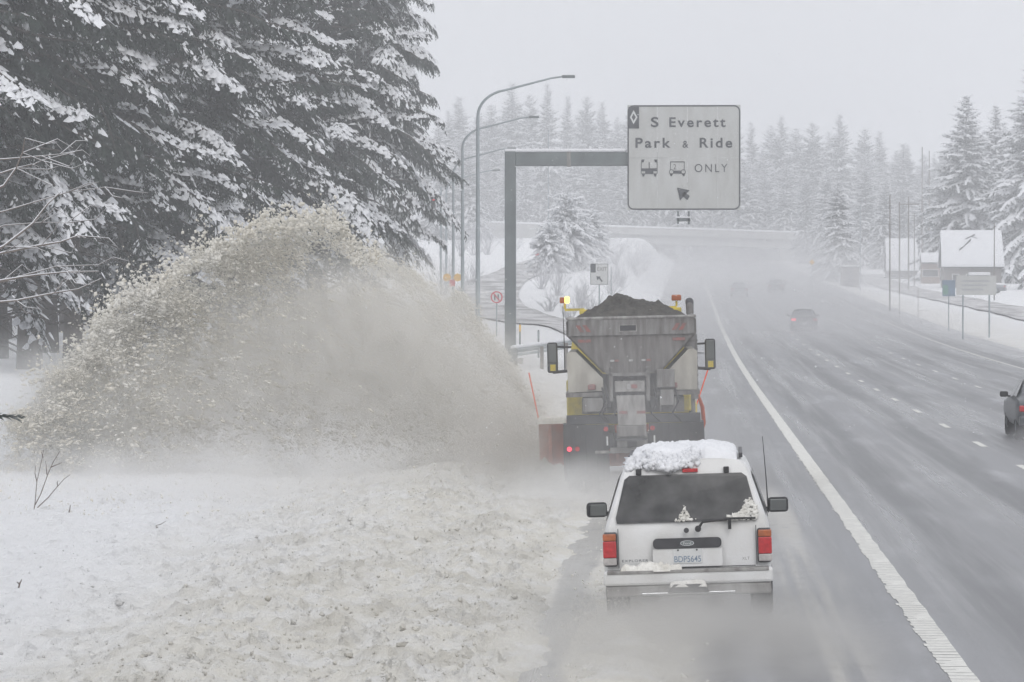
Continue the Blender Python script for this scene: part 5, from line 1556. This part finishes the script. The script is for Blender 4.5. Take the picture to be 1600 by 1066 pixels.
# ------------------------------------------------------------------ spray and haze
grey = (.95, .95, .96); beige = (.992, .978, .945)
W_ = dict(lo=.40, hi=.62)
mist('beige slush mist filling the middle of the plume', (-7.2, 78.6, 1.9), (4.4, 2.9, 2.9), mist_mat('plume_mist', 1.7, beige, 2.4, floor=.12, **W_))
mist('beige slush mist between the plume and the plough', (-4.3, 79.6, 1.2), (2.8, 2.0, 2.2), mist_mat('plume_mist_b', 1.8, beige, 2.6, floor=.12, **W_))
mist('beige slush mist under the crest of the plume', (-5.9, 79.2, 2.7), (2.7, 1.9, 1.9), mist_mat('plume_mist_d', 1.5, beige, 2.2, floor=.2, **W_))
mist('beige slush mist in the left flank of the plume', (-10.6, 77.6, 1.0), (3.6, 2.8, 2.2), mist_mat('plume_mist_c', 1.15, beige, 2.0, floor=.15, **W_))
mist('low pale mist along the foot of the plume', (-8.2, 72.0, -.2), (8.2, 6.5, 1.25), mist_mat('plume_foot_mist', .55, (.97, .965, .955), 1.0, floor=.15, **W_))
mist('white drift of powder at the left end of the plume', (-13.0, 77, 1.0), (3.2, 3, 1.9), mist_mat('powder_mist', .8, (.96, .97, .98), 1.2, floor=.2, **W_))
mist('brownish spray thrown off the plough blade beside the truck', (-3.4, 77.0, .4), (1.5, 4.2, 1.3), mist_mat('blade_mist', .8, (.84, .82, .80), 1.9, floor=.2, **W_))
mist('grey spray behind the rear wheels of the sand truck', (-1.6, 66.0, -.25), (2.6, 5.5, 1.2), mist_mat('truck_mist', 1.0, (.90, .895, .885), 1.4, floor=.2, **W_))
mist('thin veil of road spray around the tail of the sand truck', (-.8, 67.0, 1.3), (2.4, 4.5, 2.4), mist_mat('truck_veil', .075, grey, .9, floor=.4))
mist('pale spray swirling behind the white vehicle', (.25, 38.8, -.18), (2.4, 5.6, .80), mist_mat('suv_mist', 1.5, (.70, .69, .67), 1.5, floor=.12, **W_))
mist('wispy spray hiding the wheels and lower bumper of the white vehicle', (.1, 41.6, .0), (1.55, 2.0, .62), mist_mat('suv_tail_mist', 2.8, (.76, .75, .735), 2.4, floor=.25, **W_))
mist('pale spray trailing on the lane left of the white vehicle', (-1.3, 42.0, -.1), (1.3, 7.5, .5), mist_mat('suv_mist_b', .32, (.80, .79, .76), 1.4, floor=.1, **W_))
mist('spray hanging over the highway ahead', (5.0, 430, 3.4), (24, 250, 7.5), mist_mat('road_mist', .0135, grey, .06, floor=.5, soft=.1))
mist('low spray drifting across the lanes round the hazy car', (6.5, 250, 1.0), (15, 95, 3.2), mist_mat('road_mist_b', .0175, grey, .09, floor=.4, soft=.1))
mist('spray at the wheels of the dark car on the right', (8.6, 92, .05), (1.6, 3.2, .6), mist_mat('car_mist', .8, grey, 1.2, floor=.4))
mist('spray behind the hazy car with the lit tail light', (7.7, 263, .8), (2.4, 9, 1.5), mist_mat('car_mist_b', .3, grey, .5, floor=.5))

hz = B('haze', None, None, -1600, 1600, -160, 2600, -3, 75)
m = bpy.data.materials.new('haze_air'); m.use_nodes = True
N, L = m.node_tree.nodes, m.node_tree.links
N.remove(N['Principled BSDF'])
v = N.new('ShaderNodeVolumePrincipled')
v.inputs['Color'].default_value = (.93, .94, .96, 1); v.inputs['Density'].default_value = .00125; v.inputs['Anisotropy'].default_value = 0.0
L.new(v.outputs[0], N['Material Output'].inputs['Volume'])
hz.data.materials.clear(); hz.data.materials.append(m)
tag(hz, 'snowy haze hanging over the whole place', 'haze', kind='stuff')

# falling flakes
nf = 2600
D = 25 + 120 * rng.random(nf) ** .7
X = rng.random(nf) * 1700 - 50; Y = rng.random(nf) * 700 - 20
P = np.stack([D * (X - VPX) / F, D, CAMZ - D * (Y - VPY) / F], 1)
P = P[P[:, 2] > .3]
fk = chunks('falling_snow', P, .0025 + .006 * rng.random(len(P)) ** 2 + .00004 * P[:, 1], M_snow)
tag(fk, 'fine snowflakes falling through the air', 'snow', kind='stuff')
